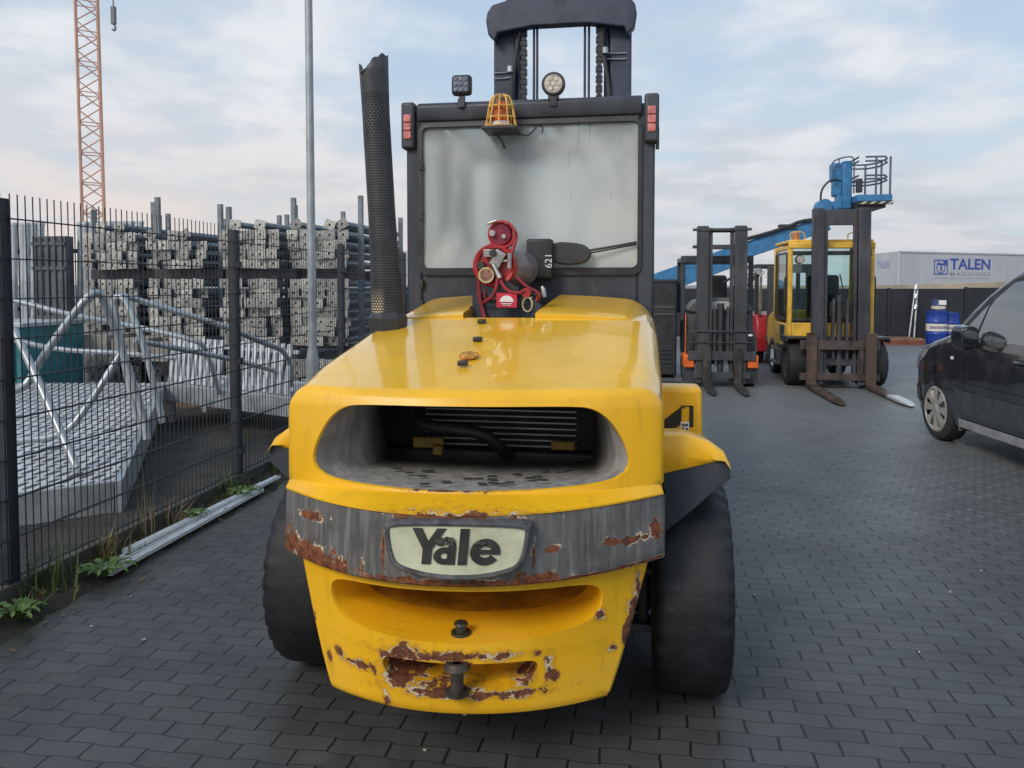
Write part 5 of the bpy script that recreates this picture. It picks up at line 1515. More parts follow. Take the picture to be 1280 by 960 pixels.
q = MB(); q.tube([(-.60, .5, 2.40), (-.62, .5, 2.52), (-.40, .5, 2.53), (-.38, .5, 2.40)], .010, 6, smooth=1); q.tube([(.28, .5, 2.40), (.28, .5, 2.50), (.46, .5, 2.50), (.46, .5, 2.40)], .010, 6, smooth=1); q.build('beacon_guard', y2b, cab2)
for x in (-.20, .22):
    q = MB(); q.tube([(x, .325, 1.10), (x - .03, .325, 1.5), (x - .10, .325, 1.82)], .010, 6); q.build('wiper', M['dark'], cab2)
for x in (-.1, .1, .18):
    q = MB(); q.tube([(x, .20, .5), (x + .02, .18, 1.1), (x, .16, 1.4), (x - .02, .15, 1.1)], .012, 6, smooth=1); q.build('hydraulic_hose', M['dark'], f2)
q = MB(); q.bx(-.80, -.62, .75, 1.35, .28, .33); q.bx(-.78, -.64, .75, 1.35, .50, .54); q.build('step', M['dark'], f2, bevel=.01)

# ------------------------------------------------------------------ dark forklift with orange sides
f3 = thing('forklift', 'black and orange forklift with tall dark mast and load backrest, parked facing the camera', 'forklift', (1.30, 12.35, 0), R_(1))
mg = mat('mast_grey', (.058, .060, .066), .5, .2, .3, 6, (.12, .10, .09), .3, streak=True)
mast_set(f3, .37, 2.50, .17, R_(-.8), mg, ((2.40, .05), (2.14, .07)), chain=False)
q = MB(); q.bx(-.44, .44, .0, .06, 2.42, 2.46); q.bx(-.44, -.38, .0, .06, 2.15, 2.20); q.build('hose_bar', mg, f3, bevel=.004)
q = MB(); q.bx(-.50, .52, -.05, -.01, .42, .56); q.bx(-.42, .44, -.05, -.01, .14, .24); q.build('fork_carriage', mg, f3, bevel=.006)
q = MB()
q.tube([(-.50, -.03, .56), (-.50, -.03, .83), (-.46, -.03, .87), (.48, -.03, .87), (.52, -.03, .83), (.52, -.03, .56)], .014, 8)
q.tube([(-.50, -.03, .70), (.52, -.03, .70)], .010, 6)
for i in range(5): q.tube([(-.38 + i * .19, -.03, .56), (-.38 + i * .19, -.03, .87)], .009, 6)
q.build('load_backrest', mg, f3)
fork_pair(f3, (-.22, .24), .12, .62, .95, mat('fork_brown', (.050, .048, .048), .5, .3, .5, 6, (.25, .1, .05), .4))
q = MB(); q.prism(smooth_poly([(.15, .30), (.15, 1.12), (.5, 1.18), (1.6, 1.15), (1.75, .9), (1.75, .30)], 1), 'X', -.50, .50); q.build('body', M['dark'], f3, bevel=.03)
q = MB()
for s_ in (-1, 1): q.bx(s_ * .40, s_ * .565, -.02, .45, .30, .50)
q.build('side_panel', M['orange'], f3, bevel=.02, seg=3)
q = MB(); q.bx(-.535, -.520, .12, .16, .35, 1.14); q.build('side_trim', M['orange'], f3, bevel=.01)
for s_ in (-1, 1):
    tyre('wheel', s_ * .47, .30, .23, .17, f3, M['rubber'], (0, 0, 0), hub=M['galv'], n=36)
    tyre('wheel', s_ * .42, 1.5, .20, .15, f3, M['rubber'], (0, 0, 0), n=36)
    q = MB(); q.prism([(.08, .05), (.06, .30), (.30, .46), (.52, .30), (.54, .12), (.50, .12), (.48, .28), (.3, .41), (.10, .28), (.11, .05)], 'X', s_ * .40, s_ * .565); q.build('wheel_guard', M['forkmetal'], f3, bevel=.004)
q = MB()
for s_ in (-1, 1):
    q.bx(s_ * .50, s_ * .57, .62, .70, 1.0, 2.02); q.bx(s_ * .50, s_ * .57, 1.55, 1.62, 1.1, 2.02)
    q.bx(s_ * .50, s_ * .57, .62, 1.62, 1.96, 2.04)
q.bx(-.57, .57, .60, .68, 1.94, 2.06); q.bx(-.57, .57, 1.56, 1.62, 1.94, 2.04)
for i in range(5): q.bx(-.4 + i * .2 - .02, -.4 + i * .2 + .02, .68, 1.58, 1.98, 2.02)
q.build('overhead_guard', M['cabdark'], f3, bevel=.01)
q = MB(); q.bx(-.24, .24, 1.2, 1.38, 1.15, 1.75); q.bx(-.24, .24, .9, 1.3, 1.15, 1.26); q.build('seat', flat('seat_black2', (.028, .028, .03), .8), f3, bevel=.05)
q = MB(); q.prism(smooth_poly([(-.52, 1.13), (-.50, 1.26), (-.33, 1.38), (.33, 1.38), (.50, 1.26), (.52, 1.13)], 2), 'Y', .25, .72); q.build('cowl', flat('cowl_grey', (.10, .105, .11), .4), f3, bevel=.03)
q = MB(); q.prism(smooth_poly([(-.30, 1.20), (-.30, 1.33), (.24, 1.33), (.24, 1.20)], 1), 'Y', .235, .255); q.build('display_panel', mat('panel_pale', (.5, .51, .52), .4, 0, .2, 8), f3)
q = MB(); q.bx(-.08, .12, .12, .16, .30, .40); q.bx(.40, .46, -.06, -.055, .80, .83); q.build('label_plate', M['white'], f3, bevel=.004)
q = MB(); q.tube([(.5, .62, 2.0), (.3, .62, 1.75), (.1, .62, 1.62)], .02, 8); q.build('stay', M['dark'], f3)

# ------------------------------------------------------------------ red forklift standing behind
f4 = thing('forklift', 'red forklift with dark mast, mostly hidden behind the yellow one facing us', 'forklift', (3.0, 16.0, 0), R_(4))
q = MB()
for s_ in (-1, 1): q.bx(s_ * .30, s_ * .44, -.10, .05, .1, 1.95)
q.bx(-.42, .42, -.06, .0, 1.82, 1.95); q.bx(-.42, .42, -.06, .0, .9, 1.0); q.build('mast', mg, f4, bevel=.01)
q = MB(); q.prism([(.05, .25), (.05, .62), (.18, .98), (1.8, 1.0), (1.95, .7), (1.95, .25)], 'X', -.62, .62); q.build('body', M['red'], f4, bevel=.03)
q = MB()
for s_ in (-1, 1):
    q.bx(s_ * .52, s_ * .60, .35, .44, .95, 1.98); q.bx(s_ * .52, s_ * .60, 1.5, 1.58, .95, 1.98)
q.bx(-.6, .6, .33, 1.6, 1.93, 2.0); q.build('overhead_guard', M['dark'], f4, bevel=.01)
for s_ in (-1, 1):
    tyre('wheel', s_ * .55, .45, .31, .22, f4, M['rubber'], (0, 0, 0), n=36); tyre('wheel', s_ * .45, 1.6, .25, .2, f4, M['rubber'], (0, 0, 0), n=36)
q = MB(); q.cyl((-.56, .22, 1.86), (-.56, .30, 1.86), .07, n=14); q.tube([(-.56, .3, 1.86), (-.52, .4, 1.86)], .015, 6); q.build('work_lamp', M['galv'], f4, sm=40)
q = MB(); q.bx(-.58, -.52, .10, .16, .98, 1.75); q.build('guard_pillar', M['steel'], f4, bevel=.01)
q = MB(); q.bx(-.5, .5, -.16, -.1, .12, .24); q.bx(-.5, .5, -.16, -.1, .5, .6); q.build('fork_carriage', mg, f4, bevel=.006)
fork_pair(f4, (-.3, .3), .11, .6, .9, M['forkmetal'], y0=-.16)

# ------------------------------------------------------------------ black car on the right
car = thing('car', 'black compact van with silver wheel trims parked at the right side of the yard', 'car', (4.09, 7.30, 0), R_(6.5))
def mat_carpaint():
    m, nt, b = nodes('black_car_paint'); P = coord(nt)
    n1 = noise(nt, P, 6, 5)
    L(nt, mixc(nt, ramp(nt, n1, .45, .75), (.012, .014, .018), (.030, .032, .036)), b.inputs['Base Color'])
    L(nt, ramp(nt, n1, .3, .8, .10, .24), b.inputs['Roughness']); b.inputs['Coat Weight'].default_value = 1; b.inputs['Coat Roughness'].default_value = .04
    b.inputs['Specular IOR Level'].default_value = .7
    return m
CP = mat_carpaint()
TOP = [(-2.22, 1.50), (-2.17, 1.72), (-2.0, 1.80), (-1.0, 1.84), (-.25, 1.85), (.05, 1.835), (.30, 1.755), (.60, 1.585), (.85, 1.385), (1.10, 1.14), (1.25, 1.085), (1.60, 1.0), (1.82, .91), (1.98, .80), (2.10, .66), (2.17, .52), (2.19, .44)]
PW = [(-2.22, .82), (-2.0, .90), (0, .915), (1.3, .905), (1.7, .875), (1.95, .80), (2.08, .70), (2.16, .58), (2.19, .48)]
ZF = [(.20, .95), (.34, .985), (.55, 1.0), (.80, 1.0), (.98, .985), (1.10, .955), (1.40, .865), (1.70, .76), (1.84, .70)]
def chw(y, z): return lerp_tab(PW, y) * lerp_tab(ZF, z)
q = MB(); rows = []
ys = [-2.22, -2.19, -2.1, -1.9] + [-1.7 + .15 * i for i in range(22)] + [1.52, 1.62, 1.72, 1.82, 1.90, 1.98, 2.04, 2.09, 2.13, 2.165, 2.19]
for y in ys:
    zt = lerp_tab(TOP, y); zb = .21 + .12 * smooth01(1.7, 2.2, y); row = []
    r = min(.10, (zt - zb) * .3)
    for i in range(17):
        z = zb + (zt - r - zb) * i / 16; row.append((-chw(y, z), y, z))
    xe = chw(y, zt - r)
    for i in range(1, 6):
        a = PI / 2 * i / 5; row.append((-(xe - r * 1.4 * (1 - math.cos(a))) , y, zt - r + r * math.sin(a)))
    xi = xe - r * 1.4
    for i in range(1, 8):
        x = -xi + 2 * xi * i / 8; row.append((x, y, zt + .03 * (1 - (x / xi) ** 2)))
    row += [(-p[0], p[1], p[2]) for p in row[21:16:-1]] if False else []
    left = row[:22]
    row += [(-x, yy, z) for x, yy, z in left[::-1]]
    rows.append(row)
q.grid(rows)
nn = len(rows[0])
q.f.append(list(range(nn))); q.m.append(0); q.f.append([(len(rows) - 1) * nn + i for i in range(nn)][::-1]); q.m.append(0)
for k in range(len(rows) - 1): q.f.append([k * nn, (k + 1) * nn, (k + 1) * nn + nn - 1, k * nn + nn - 1]); q.m.append(0)
bodyo = q.build('body', CP, car, sm=40)
cut = MB()
for y in (1.33, -1.33):
    for s_ in (-1, 1): cut.cyl((s_ * .55, y, .33), (s_ * 1.2, y, .33), .395, n=40)
cuto = cut.build('arch_cutter', CP)
md = bodyo.modifiers.new('arches', 'BOOLEAN'); md.object = cuto; md.operation = 'DIFFERENCE'; md.solver = 'EXACT'
bpy.context.view_layer.update()
me = bpy.data.meshes.new_from_object(bodyo.evaluated_get(bpy.context.evaluated_depsgraph_get()))
bodyo.modifiers.clear(); bodyo.data = me; bpy.data.objects.remove(cuto)
me.shade_smooth(); me.set_sharp_from_angle(angle=R_(40))
def side_patch(poly, off, name, m, parent, side=-1, nz=8, ny=12, thick=False):
    zs = [p[1] for p in poly]; z0, z1 = min(zs), max(zs); rows = []
    for i in range(nz + 1):
        z = z0 + (z1 - z0) * (i / nz) * .9998 + .0001 * (z1 - z0); xs = []
        for k in range(len(poly)):
            a, b = poly[k], poly[(k + 1) % len(poly)]
            if (a[1] - z) * (b[1] - z) <= 0 and a[1] != b[1]: xs.append(a[0] + (b[0] - a[0]) * (z - a[1]) / (b[1] - a[1]))
        ya, yb = min(xs), max(xs)
        rows.append([(side * (chw(ya + (yb - ya) * j / ny, z) + off), ya + (yb - ya) * j / ny, z) for j in range(ny + 1)])
    q = MB(); q.grid(rows)
    o = q.build(name, m, parent, sm=60)
    if thick:
        s = o.modifiers.new('thick', 'SOLIDIFY'); s.thickness = thick; s.offset = 0
    return o
def mat_carglass():
    m, nt, b = nodes('car_glass'); P = coord(nt)
    b.inputs['Base Color'].default_value = (.03, .042, .045, 1); b.inputs['Roughness'].default_value = .04; b.inputs['Specular IOR Level'].default_value = .9
    b.inputs['Metallic'].default_value = 0; b.inputs['Coat Weight'].default_value = 1; b.inputs['Coat IOR'].default_value = 1.9; b.inputs['Coat Roughness'].default_value = .02
    return m
CG = mat_carglass()
trim = flat('car_trim_black', (.015, .016, .018), .45)
clad = mat('car_cladding', (.055, .058, .062), .5, 0, .2, 8, (.12, .12, .11), .3)
for s_ in (-1, 1):
    side_patch([(1.06, 1.06), (.98, 1.15), (.62, 1.49), (.28, 1.69), (.02, 1.73), (-.95, 1.73), (-.95, 1.05)], .003, 'window_trim', trim, car, s_)
    side_patch([(.95, 1.085), (.68, 1.09), (.60, 1.41), (.72, 1.31)], .007, 'quarter_window', CG, car, s_)
    side_patch([(.64, 1.08), (.57, 1.43), (.27, 1.65), (.02, 1.685), (-.26, 1.69), (-.20, 1.08)], .007, 'door_window', CG, car, s_)
    side_patch([(-.31, 1.08), (-.36, 1.69), (-.92, 1.69), (-.92, 1.08)], .007, 'rear_window', CG, car, s_)
    side_patch([(.88, .36), (.92, .58), (-.9, .58), (-.9, .36)], .010, 'side_cladding', clad, car, s_)
    side_patch([(.90, .215), (.90, .30), (-.92, .30), (-.92, .215)], .012, 'sill', mat('sill_grey', (.34, .34, .35), .45, 0, .2, 8), car, s_)
    for ya, yb in ((.805, .797), (-.255, -.263), (-.98, -.988)):
        side_patch([(ya, .36), (ya, 1.07), (yb, 1.07), (yb, .36)], .002, 'door_gap', trim, car, s_, ny=1)
    side_patch([(.90, .62), (.90, .655), (-.95, .655), (-.95, .62)], .012, 'rub_strip', CP, car, s_)
    for y0 in (-.10, -.38):
        q = MB(); x = s_ * (chw(y0, .93) + .02); q.tube([(x - s_ * .02, y0 + .09, .93), (x + s_ * .012, y0 + .06, .935), (x + s_ * .012, y0 - .06, .935), (x - s_ * .02, y0 - .09, .93)], .014, 8, smooth=1); q.bx(x - s_ * .03, x - s_ * .012, y0 - .07, y0 + .07, .90, .96)
        q.build('door_handle', CP, car)
    side_patch([(1.98, .66), (1.985, .72), (1.80, .86), (1.50, .95), (1.62, .83)], .005, 'headlight', mat('headlight_glass', (.35, .37, .39), .08, .3, .5, 30), car, s_)
    side_patch([(1.04, .86), (1.04, .89), (.98, .89), (.98, .86)], .008, 'indicator', M['white'], car, s_, nz=2, ny=2)
    side_patch([(2.05, .34), (2.05, .50), (1.75, .50), (1.72, .34)], .006, 'bumper_trim', clad, car, s_)
    # mirror: housing and its glass, which faces back and a little towards the driver
    mx = s_ * 1.02; XF = Matrix.Translation((mx, .66, -.035)) @ Matrix.Rotation(s_ * R_(-17), 4, 'Z') @ Matrix.Rotation(R_(3), 4, 'X') @ Matrix.Translation((-mx, -.66, 0))
    e_ = s_
    q = MB(); q.xf = XF; q.prism(smooth_poly([(mx - e_ * .10, 1.04), (mx - e_ * .11, 1.20), (mx - e_ * .06, 1.25), (mx + e_ * .07, 1.25), (mx + e_ * .10, 1.20), (mx + e_ * .09, 1.05), (mx + e_ * .02, 1.02)], 2), 'Y', .60, .74)
    q.box((s_ * .92, .66, 1.07), (.14, .06, .06))
    mo_ = q.build('mirror', CP, car, sm=50, bevel=.02, seg=3)
    mgm = mat('mirror_silver', (.55, .56, .55), .04, 1, .05, 4)
    q = MB(); q.xf = XF; q.prism(smooth_poly([(mx - e_ * .085, 1.10), (mx - e_ * .09, 1.19), (mx + e_ * .06, 1.225), (mx + e_ * .08, 1.18), (mx + e_ * .07, 1.10)], 1), 'Y', .594, .599); q.build('mirror_glass', mgm, mo_, sm=0)
    q = MB(); q.xf = XF; q.prism(smooth_poly([(mx - e_ * .075, 1.05), (mx - e_ * .08, 1.09), (mx + e_ * .06, 1.09), (mx + e_ * .05, 1.05)], 1), 'Y', .594, .599); q.build('mirror_glass', mgm, mo_, sm=0)
    for yw in (1.33, -1.33):
        R = .32; wx = s_ * .80
        t = MB(); t.lathe([(-.09, .20), (-.102, .235), (-.10, .285), (-.08, .312), (-.04, .32), (.04, .32), (.08, .312), (.10, .285), (.102, .235), (.09, .20)], (wx, yw, R), 'X', 48)
        to = t.build('wheel', mat('car_tyre', (.022, .022, .022), .75, 0, .3, 10, (.09, .085, .08), .4), car, sm=40)
        hubm = mat('wheel_trim_silver', (.50, .47, .43), .35, .5, .15, 12, (.2, .17, .13), .3)
        t = MB(); xo = wx + s_ * .096
        t.lathe([(0, .20), (s_ * .012, .215), (s_ * .004, .235)], (xo, yw, R), 'X', 40)
        t.lathe([(s_ * .010, 0), (s_ * .010, .05), (s_ * .004, .07), (s_ * -.002, .085)], (xo, yw, R), 'X', 24)
        for i in range(8):
            a = 2 * PI * i / 8; d1 = .26; 
            def pt(r, aa): return (xo, yw + r * math.cos(aa), R + r * math.sin(aa))
            prof = [pt(.07, a - .34), pt(.13, a - .20), pt(.205, a - .24), pt(.212, a), pt(.205, a + .24), pt(.13, a + .20), pt(.07, a + .34)]
            t.add([(xo + s_ * .010, p[1], p[2]) for p in prof] + [(xo - s_ * .01, p[1], p[2]) for p in prof], [tuple(range(7))] + [(i_, (i_ + 1) % 7, 7 + (i_ + 1) % 7, 7 + i_) for i_ in range(7)])
        t.build('wheel_trim', hubm, to, sm=30)
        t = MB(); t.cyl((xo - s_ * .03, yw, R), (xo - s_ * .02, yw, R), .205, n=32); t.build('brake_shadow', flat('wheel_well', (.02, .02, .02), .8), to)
    q = MB(); q.box((s_ * .80, .915, .30), (.16, .012, .26)); q.build('mud_flap', mat('flap', (.10, .10, .10), .7), car)
# windscreen, bonnet seam, grille, plate area
q = MB(); rows = []
for i in range(8):
    y = 1.07 - (1.07 - .32) * i / 7; zt = lerp_tab(TOP, y); xe = chw(y, zt - .1) - .10
    rows.append([(-xe + 2 * xe * j / 10, y + .004, zt + .03 * (1 - (-1 + 2 * j / 10) ** 2) + .008) for j in range(11)])
q.grid(rows); q.build('windscreen', CG, car, sm=60)
q = MB(); q.bx(-.55, .55, 2.10, 2.17, .55, .72); q.build('grille', trim, car, bevel=.02)
for s_ in (-1, 1):
    q = MB(); q.tube([(s_ * .60, .25, 1.84), (s_ * .60, -1.9, 1.85)], .018, 8); q.build('roof_rail', trim, car)

# ------------------------------------------------------------------ far fence, wall, site office, drums
ff = thing('yard_fence', 'low black panelled fence along the far side of the yard', 'fence', (6.0, 23.2, 0))
FO = (6.0, 23.2, 0)
fm = mat('fence_panel_black', (.020, .023, .030), .5, .1, .2, .8, (.05, .055, .06), .3)
x = -9.0
while x < 15:
    q = MB(); h_ = 1.47 + (.03 if x > 8.3 else 0)
    q.bx(x + .03, x + 1.97, 23.2, 23.23, .06, h_)
    for k in range(9): q.bx(x + .05 + k * .215, x + .07 + k * .215, 23.19, 23.2, .08, h_ - .02)
    q.build('fence_panel', fm, ff, org=FO, bevel=.004)
    q = MB(); q.bx(x - .03, x + .03, 23.16, 23.26, 0, h_ + .02); q.build('post', fm, ff, org=FO)
    x += 2.0
q = MB(); q.cyl((7.62, 23.0, 0), (7.72, 23.1, 1.62), .030, n=8); q.cyl((7.45, 22.9, 0), (7.66, 23.08, 1.60), .022, n=8)
for z in (.9, 1.2, 1.45): q.cyl((7.64, 23.03, z), (7.67, 23.05, z + .12), .055, n=8)
q.build('strut', M['galv'], label='leaning galvanised strut in front of the far black fence', cat='strut', sm=40)
q = MB(); q.prism([(2.0, 0), (2.0, 1.50), (7.2, 1.55), (15, 1.80), (15, 0)], 'Y', 25.5, 26.0)
for i in range(13): q.bx(2 + i, 2.015 + i, 25.488, 25.5, 0, 1.50)
q.build('concrete_wall', mat('wall_concrete', (.42, .36, .28), .85, 0, .25, .9, (.25, .2, .15), .4, streak=True), label='tan concrete wall rising just above the far black fence', cat='wall', bevel=.01)
off_ = thing('site_office', 'pale grey container office with blue company lettering behind the wall', 'building', (15, 48, 0), math.atan2(6.4, 9.8))
pale = mat('office_pale', (.50, .51, .55), .5, 0, .08, .5, (.35, .35, .36), .3, streak=True)
LA = math.atan2(6.4, 9.8)
lv = Matrix.Rotation(-LA, 3, 'Z') @ Vector((-.35, 4.7, 0))
q = MB()
pr = [(0, 0), (12.2, 0), (12.2 + lv.x, lv.y), (lv.x, lv.y)]
q.prism(pr, 'Z', 0, 3.50); q.build('walls', pale, off_, sm=0, bevel=.02)
q = MB()
q.bx(-.04, 12.24, -.05, .02, 3.42, 3.52); q.bx(-.04, .04, -.05, .02, 0, 3.5); q.bx(-.04, 12.24, -.05, .02, .6, .72); q.build('frame', mat('frame_pale', (.52, .53, .56), .5, 0, .08, 1), off_, bevel=.01)
q = MB()
for i in range(58): q.bx(.16 + i * .206, .27 + i * .206, -.012, -.002, .74, 3.40)
q.build('corrugation', pale, off_, sm=0)
blue_l = mat('sign_blue', (.045, .085, .36), .5, 0, .1, 4)
q = MB(); q.bx(2.7, 8.15, -.022, -.014, 1.95, 3.2); q.build('sign_panel', mat('sign_panel_grey', (.50, .51, .55), .5, 0, .06, 2), off_, sm=0)
t = text_part('TALEN', .90, blue_l, off_, Matrix.Translation((6.12, -.028, 2.77)) @ Matrix.Diagonal((1, 1, 1, 1)), offset=.022)
xs = [v.co.x for v in t.data.vertices]; k_ = 3.66 / (max(xs) - min(xs))
t.data.transform(Matrix.Translation((6.12, 0, 0)) @ Matrix.Diagonal((k_, 1, 1.0, 1)) @ Matrix.Translation((-(max(xs) + min(xs)) / 2, 0, 0)))
t = text_part('MACHINES', .30, mat('sign_grey', (.30, .30, .33), .5, 0, .1, 4), off_, Matrix.Translation((6.12, -.028, 2.20)), offset=.003, space=1.35)
xs = [v.co.x for v in t.data.vertices]; k_ = 3.6 / (max(xs) - min(xs))
t.data.transform(Matrix.Translation((6.12, 0, 0)) @ Matrix.Diagonal((k_, 1, 1.0, 1)) @ Matrix.Translation((-(max(xs) + min(xs)) / 2, 0, 0)))
q = MB(); Y = -.03
for a in ((2.90, 4.10, 2.98, 3.05), (2.90, 4.10, 2.16, 2.22), (2.90, 2.97, 2.22, 2.98), (4.03, 4.10, 2.22, 2.98)): q.bx(a[0], a[1], Y, Y + .006, a[2], a[3])
q.prism([(3.62, 3.0), (4.05, 3.0), (4.05, 2.62)], 'Y', Y - .003, Y + .003)
q.bx(3.22, 3.86, Y, Y + .006, 2.72, 2.84); q.bx(3.47, 3.60, Y, Y + .006, 2.36, 2.72)
for i in range(20):
    a0, a1 = PI * .62 + 1.55 * PI * i / 20, PI * .62 + 1.55 * PI * (i + 1) / 20
    q.add([(3.5 + r * math.cos(a), Y, 2.60 + r * math.sin(a)) for r, a in ((.33, a0), (.39, a0), (.39, a1), (.33, a1))], [(0, 1, 2, 3)])
q.build('emblem', blue_l, off_, sm=0)
def dvec(u): return Vector((lv.x, lv.y, 0)).normalized() * u
t = text_part('TALEN', .62, mat('sign_faded', (.28, .31, .46), .5, 0, .1, 4), off_, Matrix.Translation(dvec(2.3) + Vector((-.012, -.01, 2.75))) @ Matrix.Rotation(math.atan2(-lv.y, -lv.x), 4, 'Z'), offset=.012)
# drums
def drum(name, label, cat, x, y, r, h, group=None, z0=0, band=(.40, .62)):
    t = thing(name, label, cat, (x, y, z0), rp.uniform(0, 1), group)
    q = MB(); q.lathe([(0, 0), (0, r * .94), (.01, r), (h * .30, r), (h * .315, r * 1.03), (h * .33, r), (h * .66, r), (h * .675, r * 1.03), (h * .69, r), (h - .02, r), (h - .008, r * 1.02), (h, r * .98), (h - .012, r * .95), (h - .012, 0)], (0, 0, 0), 'Z', 32)
    q.build('body', M['drumblue'], t, sm=30)
    q = MB(); q.lathe([(h * band[0], r * 1.004), (h * band[0], r * 1.012), (h * band[1], r * 1.012), (h * band[1], r * 1.004)], (0, 0, 0), 'Z', 32); q.build('label_band', mat('label_cream', (.66, .63, .55), .6, 0, .1, 8), t, sm=30)
    q = MB()
    for i in range(9):
        a = -PI / 2 - .9 + i * .22 - t.rotation_euler.z; zz = h * (band[0] + band[1]) / 2
        q.box((math.cos(a) * r * 1.014, math.sin(a) * r * 1.014, zz + rp.uniform(-.004, .004)), (.006, r * .15, h * rp.uniform(.07, .09)), Matrix.Rotation(a, 3, 'Z'))
    q.build('label_print', flat('print_dark', (.10, .11, .2), .6), t, sm=0)
    return t
drum('drum', 'blue drum with cream label band carrying a canister on top', 'drum', 7.93, 22.25, .255, .88)
drum('drum', 'blue drum with cream label band and bare lid, right of its twin', 'drum', 8.40, 22.62, .235, .82)
cn = thing('canister', 'small blue and white canister standing on the left blue drum', 'canister', (7.97, 22.25, .868))
q = MB(); q.lathe([(0, 0), (0, .17), (.05, .175), (.06, .17), (.30, .17), (.31, .16), (.31, 0)], (0, 0, 0), 'Z', 24); q.build('body', mat('canister_blue', (.04, .06, .16), .45, 0, .2, 6), cn, sm=30)
q = MB(); q.lathe([(.07, .171), (.07, .176), (.15, .176), (.15, .171)], (0, 0, 0), 'Z', 24); q.build('label_band', mat('label_tan', (.58, .52, .42), .6, 0, .15, 8), cn, sm=30)
q = MB(); q.bx(-.06, .12, -.19, -.165, .18, .30); q.build('white_label', M['white'], cn, sm=0)
# pallet
pa = thing('pallet', 'low reddish wooden pallet lying in front of the far fence', 'pallet', (6.72, 22.3, 0))
for i in range(6):
    q = MB(); q.bx(-.75, .75, -.55 + i * .2, -.42 + i * .2, .12, .145); q.build('board', M['wood'], pa)
for y in (-.5, 0, .5):
    q = MB(); q.bx(-.75, .75, y - .05, y + .05, .0, .12); q.build('bearer', mat('pallet_red', (.16, .05, .03), .8, 0, .3, 6), pa)
q = MB(); q.bx(7.36, 7.58, 22.05, 22.35, 0, .13); q.bx(7.40, 7.54, 22.09, 22.31, .13, .15); q.build('carton', mat('carton_orange', (.42, .20, .08), .8, 0, .3, 8), label='small orange brown carton between the pallet and the drums', cat='box', bevel=.008)
# dark cabinet beside the orange forklift
ca_ = thing('equipment_cabinet', 'black steel equipment cabinet with louvred lower panel left of the orange forklift', 'cabinet', (-.4, 13.4, 0))
q = MB(); q.bx(-1.2, 1.08, 0, .9, .05, 1.66); q.build('body', M['dark'], ca_, bevel=.02)
q = MB(); q.bx(-1.22, 1.10, -.02, .92, 1.63, 1.68); q.build('lid', M['cabdark'], ca_, bevel=.008)
q = MB()
for k in range(5): q.bx(.68, 1.0, -.02, .0, .18 + k * .075, .21 + k * .075)
q.build('louvre', M['cabdark'], ca_, sm=0)
q = MB(); q.bx(.5, 1.04, -.012, 0, 1.20, 1.225); q.bx(.5, 1.04, -.012, 0, 1.08, 1.10); q.bx(.62, .64, -.012, 0, .1, 1.6); q.build('panel_seam', flat('seam_grey', (.10, .11, .12), .5), ca_, sm=0)

# ------------------------------------------------------------------ boom lift behind the far fence
bl = thing('boom_lift', 'blue boom lift with raised platform reaching over the yellow forklift', 'boom lift', (-1.6, 25.0, 0))
BO = (-1.6, 25.0, 0)
def bbox_beam(q, a, b, h0, h1, w_):
    a = Vector(a); b = Vector(b); d = (b - a).normalized(); u = Vector((-d.z, 0, d.x)); s = Vector((0, 1, 0)) * w_ / 2
    vs = []
    for p, h in ((a, h0), (b, h1)):
        for sx in (-1, 1):
            for k in (-.5, .5): vs.append(p + s * sx + u * h * k)
    q.add(vs, [(0, 1, 3, 2), (4, 6, 7, 5), (0, 4, 5, 1), (2, 3, 7, 6), (0, 2, 6, 4), (1, 5, 7, 3)])
q = MB(); bbox_beam(q, (-2.4, 25, .46), (3.3, 25, 2.58), .78, .62, .36); q.build('boom', M['blue'], bl, org=BO, bevel=.02)
q = MB(); bbox_beam(q, (3.2, 25, 2.60), (5.75, 25, 3.46), .50, .46, .28); q.build('inner_boom', M['blue'], bl, org=BO, bevel=.02)
q = MB(); q.tube([(3.2, 24.8, 2.95), (3.9, 24.8, 3.13), (4.6, 24.8, 3.36), (4.9, 24.8, 3.5), (5.3, 24.8, 3.55)], .06, 6, smooth=1); q.bx(4.3, 4.8, 24.8, 25.1, 3.28, 3.42); q.build('cable_carrier', M['dark'], bl, org=BO)
q = MB(); q.bx(5.45, 5.75, 24.8, 25.2, 3.55, 4.05); q.bx(5.60, 6.0, 24.85, 25.15, 3.85, 4.1); q.cyl((5.6, 24.7, 3.95), (5.6, 25.3, 3.95), .22, n=14); q.build('jib_joint', M['blue'], bl, org=BO, bevel=.02)
q = MB()
q.bx(6.10, 6.38, 24.75, 25.25, 3.85, 5.30); q.bx(5.80, 6.15, 24.8, 25.2, 4.7, 5.25); q.bx(5.85, 6.12, 24.85, 25.15, 4.25, 4.75); q.bx(5.95, 6.3, 24.85, 25.15, 3.85, 4.3); q.build('rotator_column', M['blue'], bl, org=BO, bevel=.05)
q = MB(); q.bx(6.4, 6.55, 24.3, 24.5, 4.3, 4.7); q.build('control_box', M['dark'], bl, org=BO, bevel=.02)
q = MB(); q.tube([(5.5, 24.75, 3.9), (5.45, 24.7, 4.4), (5.7, 24.7, 4.72), (5.95, 24.7, 4.75)], .03, 6, smooth=2); q.build('hose_loop', M['dark'], bl, org=BO)
q = MB(); q.bx(6.38, 7.35, 24.2, 26.0, 4.02, 4.22); q.build('platform', M['blue'], bl, org=BO, bevel=.02)
q = MB(); q.bx(6.36, 7.36, 24.17, 24.2, 3.92, 4.02); q.bx(6.4, 7.2, 24.3, 25.9, 3.84, 4.02); q.build('platform_edge', M['dark'], bl, org=BO)
q = MB()
for i in range(4): q.prism([(6.45 + i * .25, 3.94), (6.55 + i * .25, 3.94), (6.66 + i * .25, 4.01), (6.56 + i * .25, 4.01)], 'Y', 24.16, 24.168)
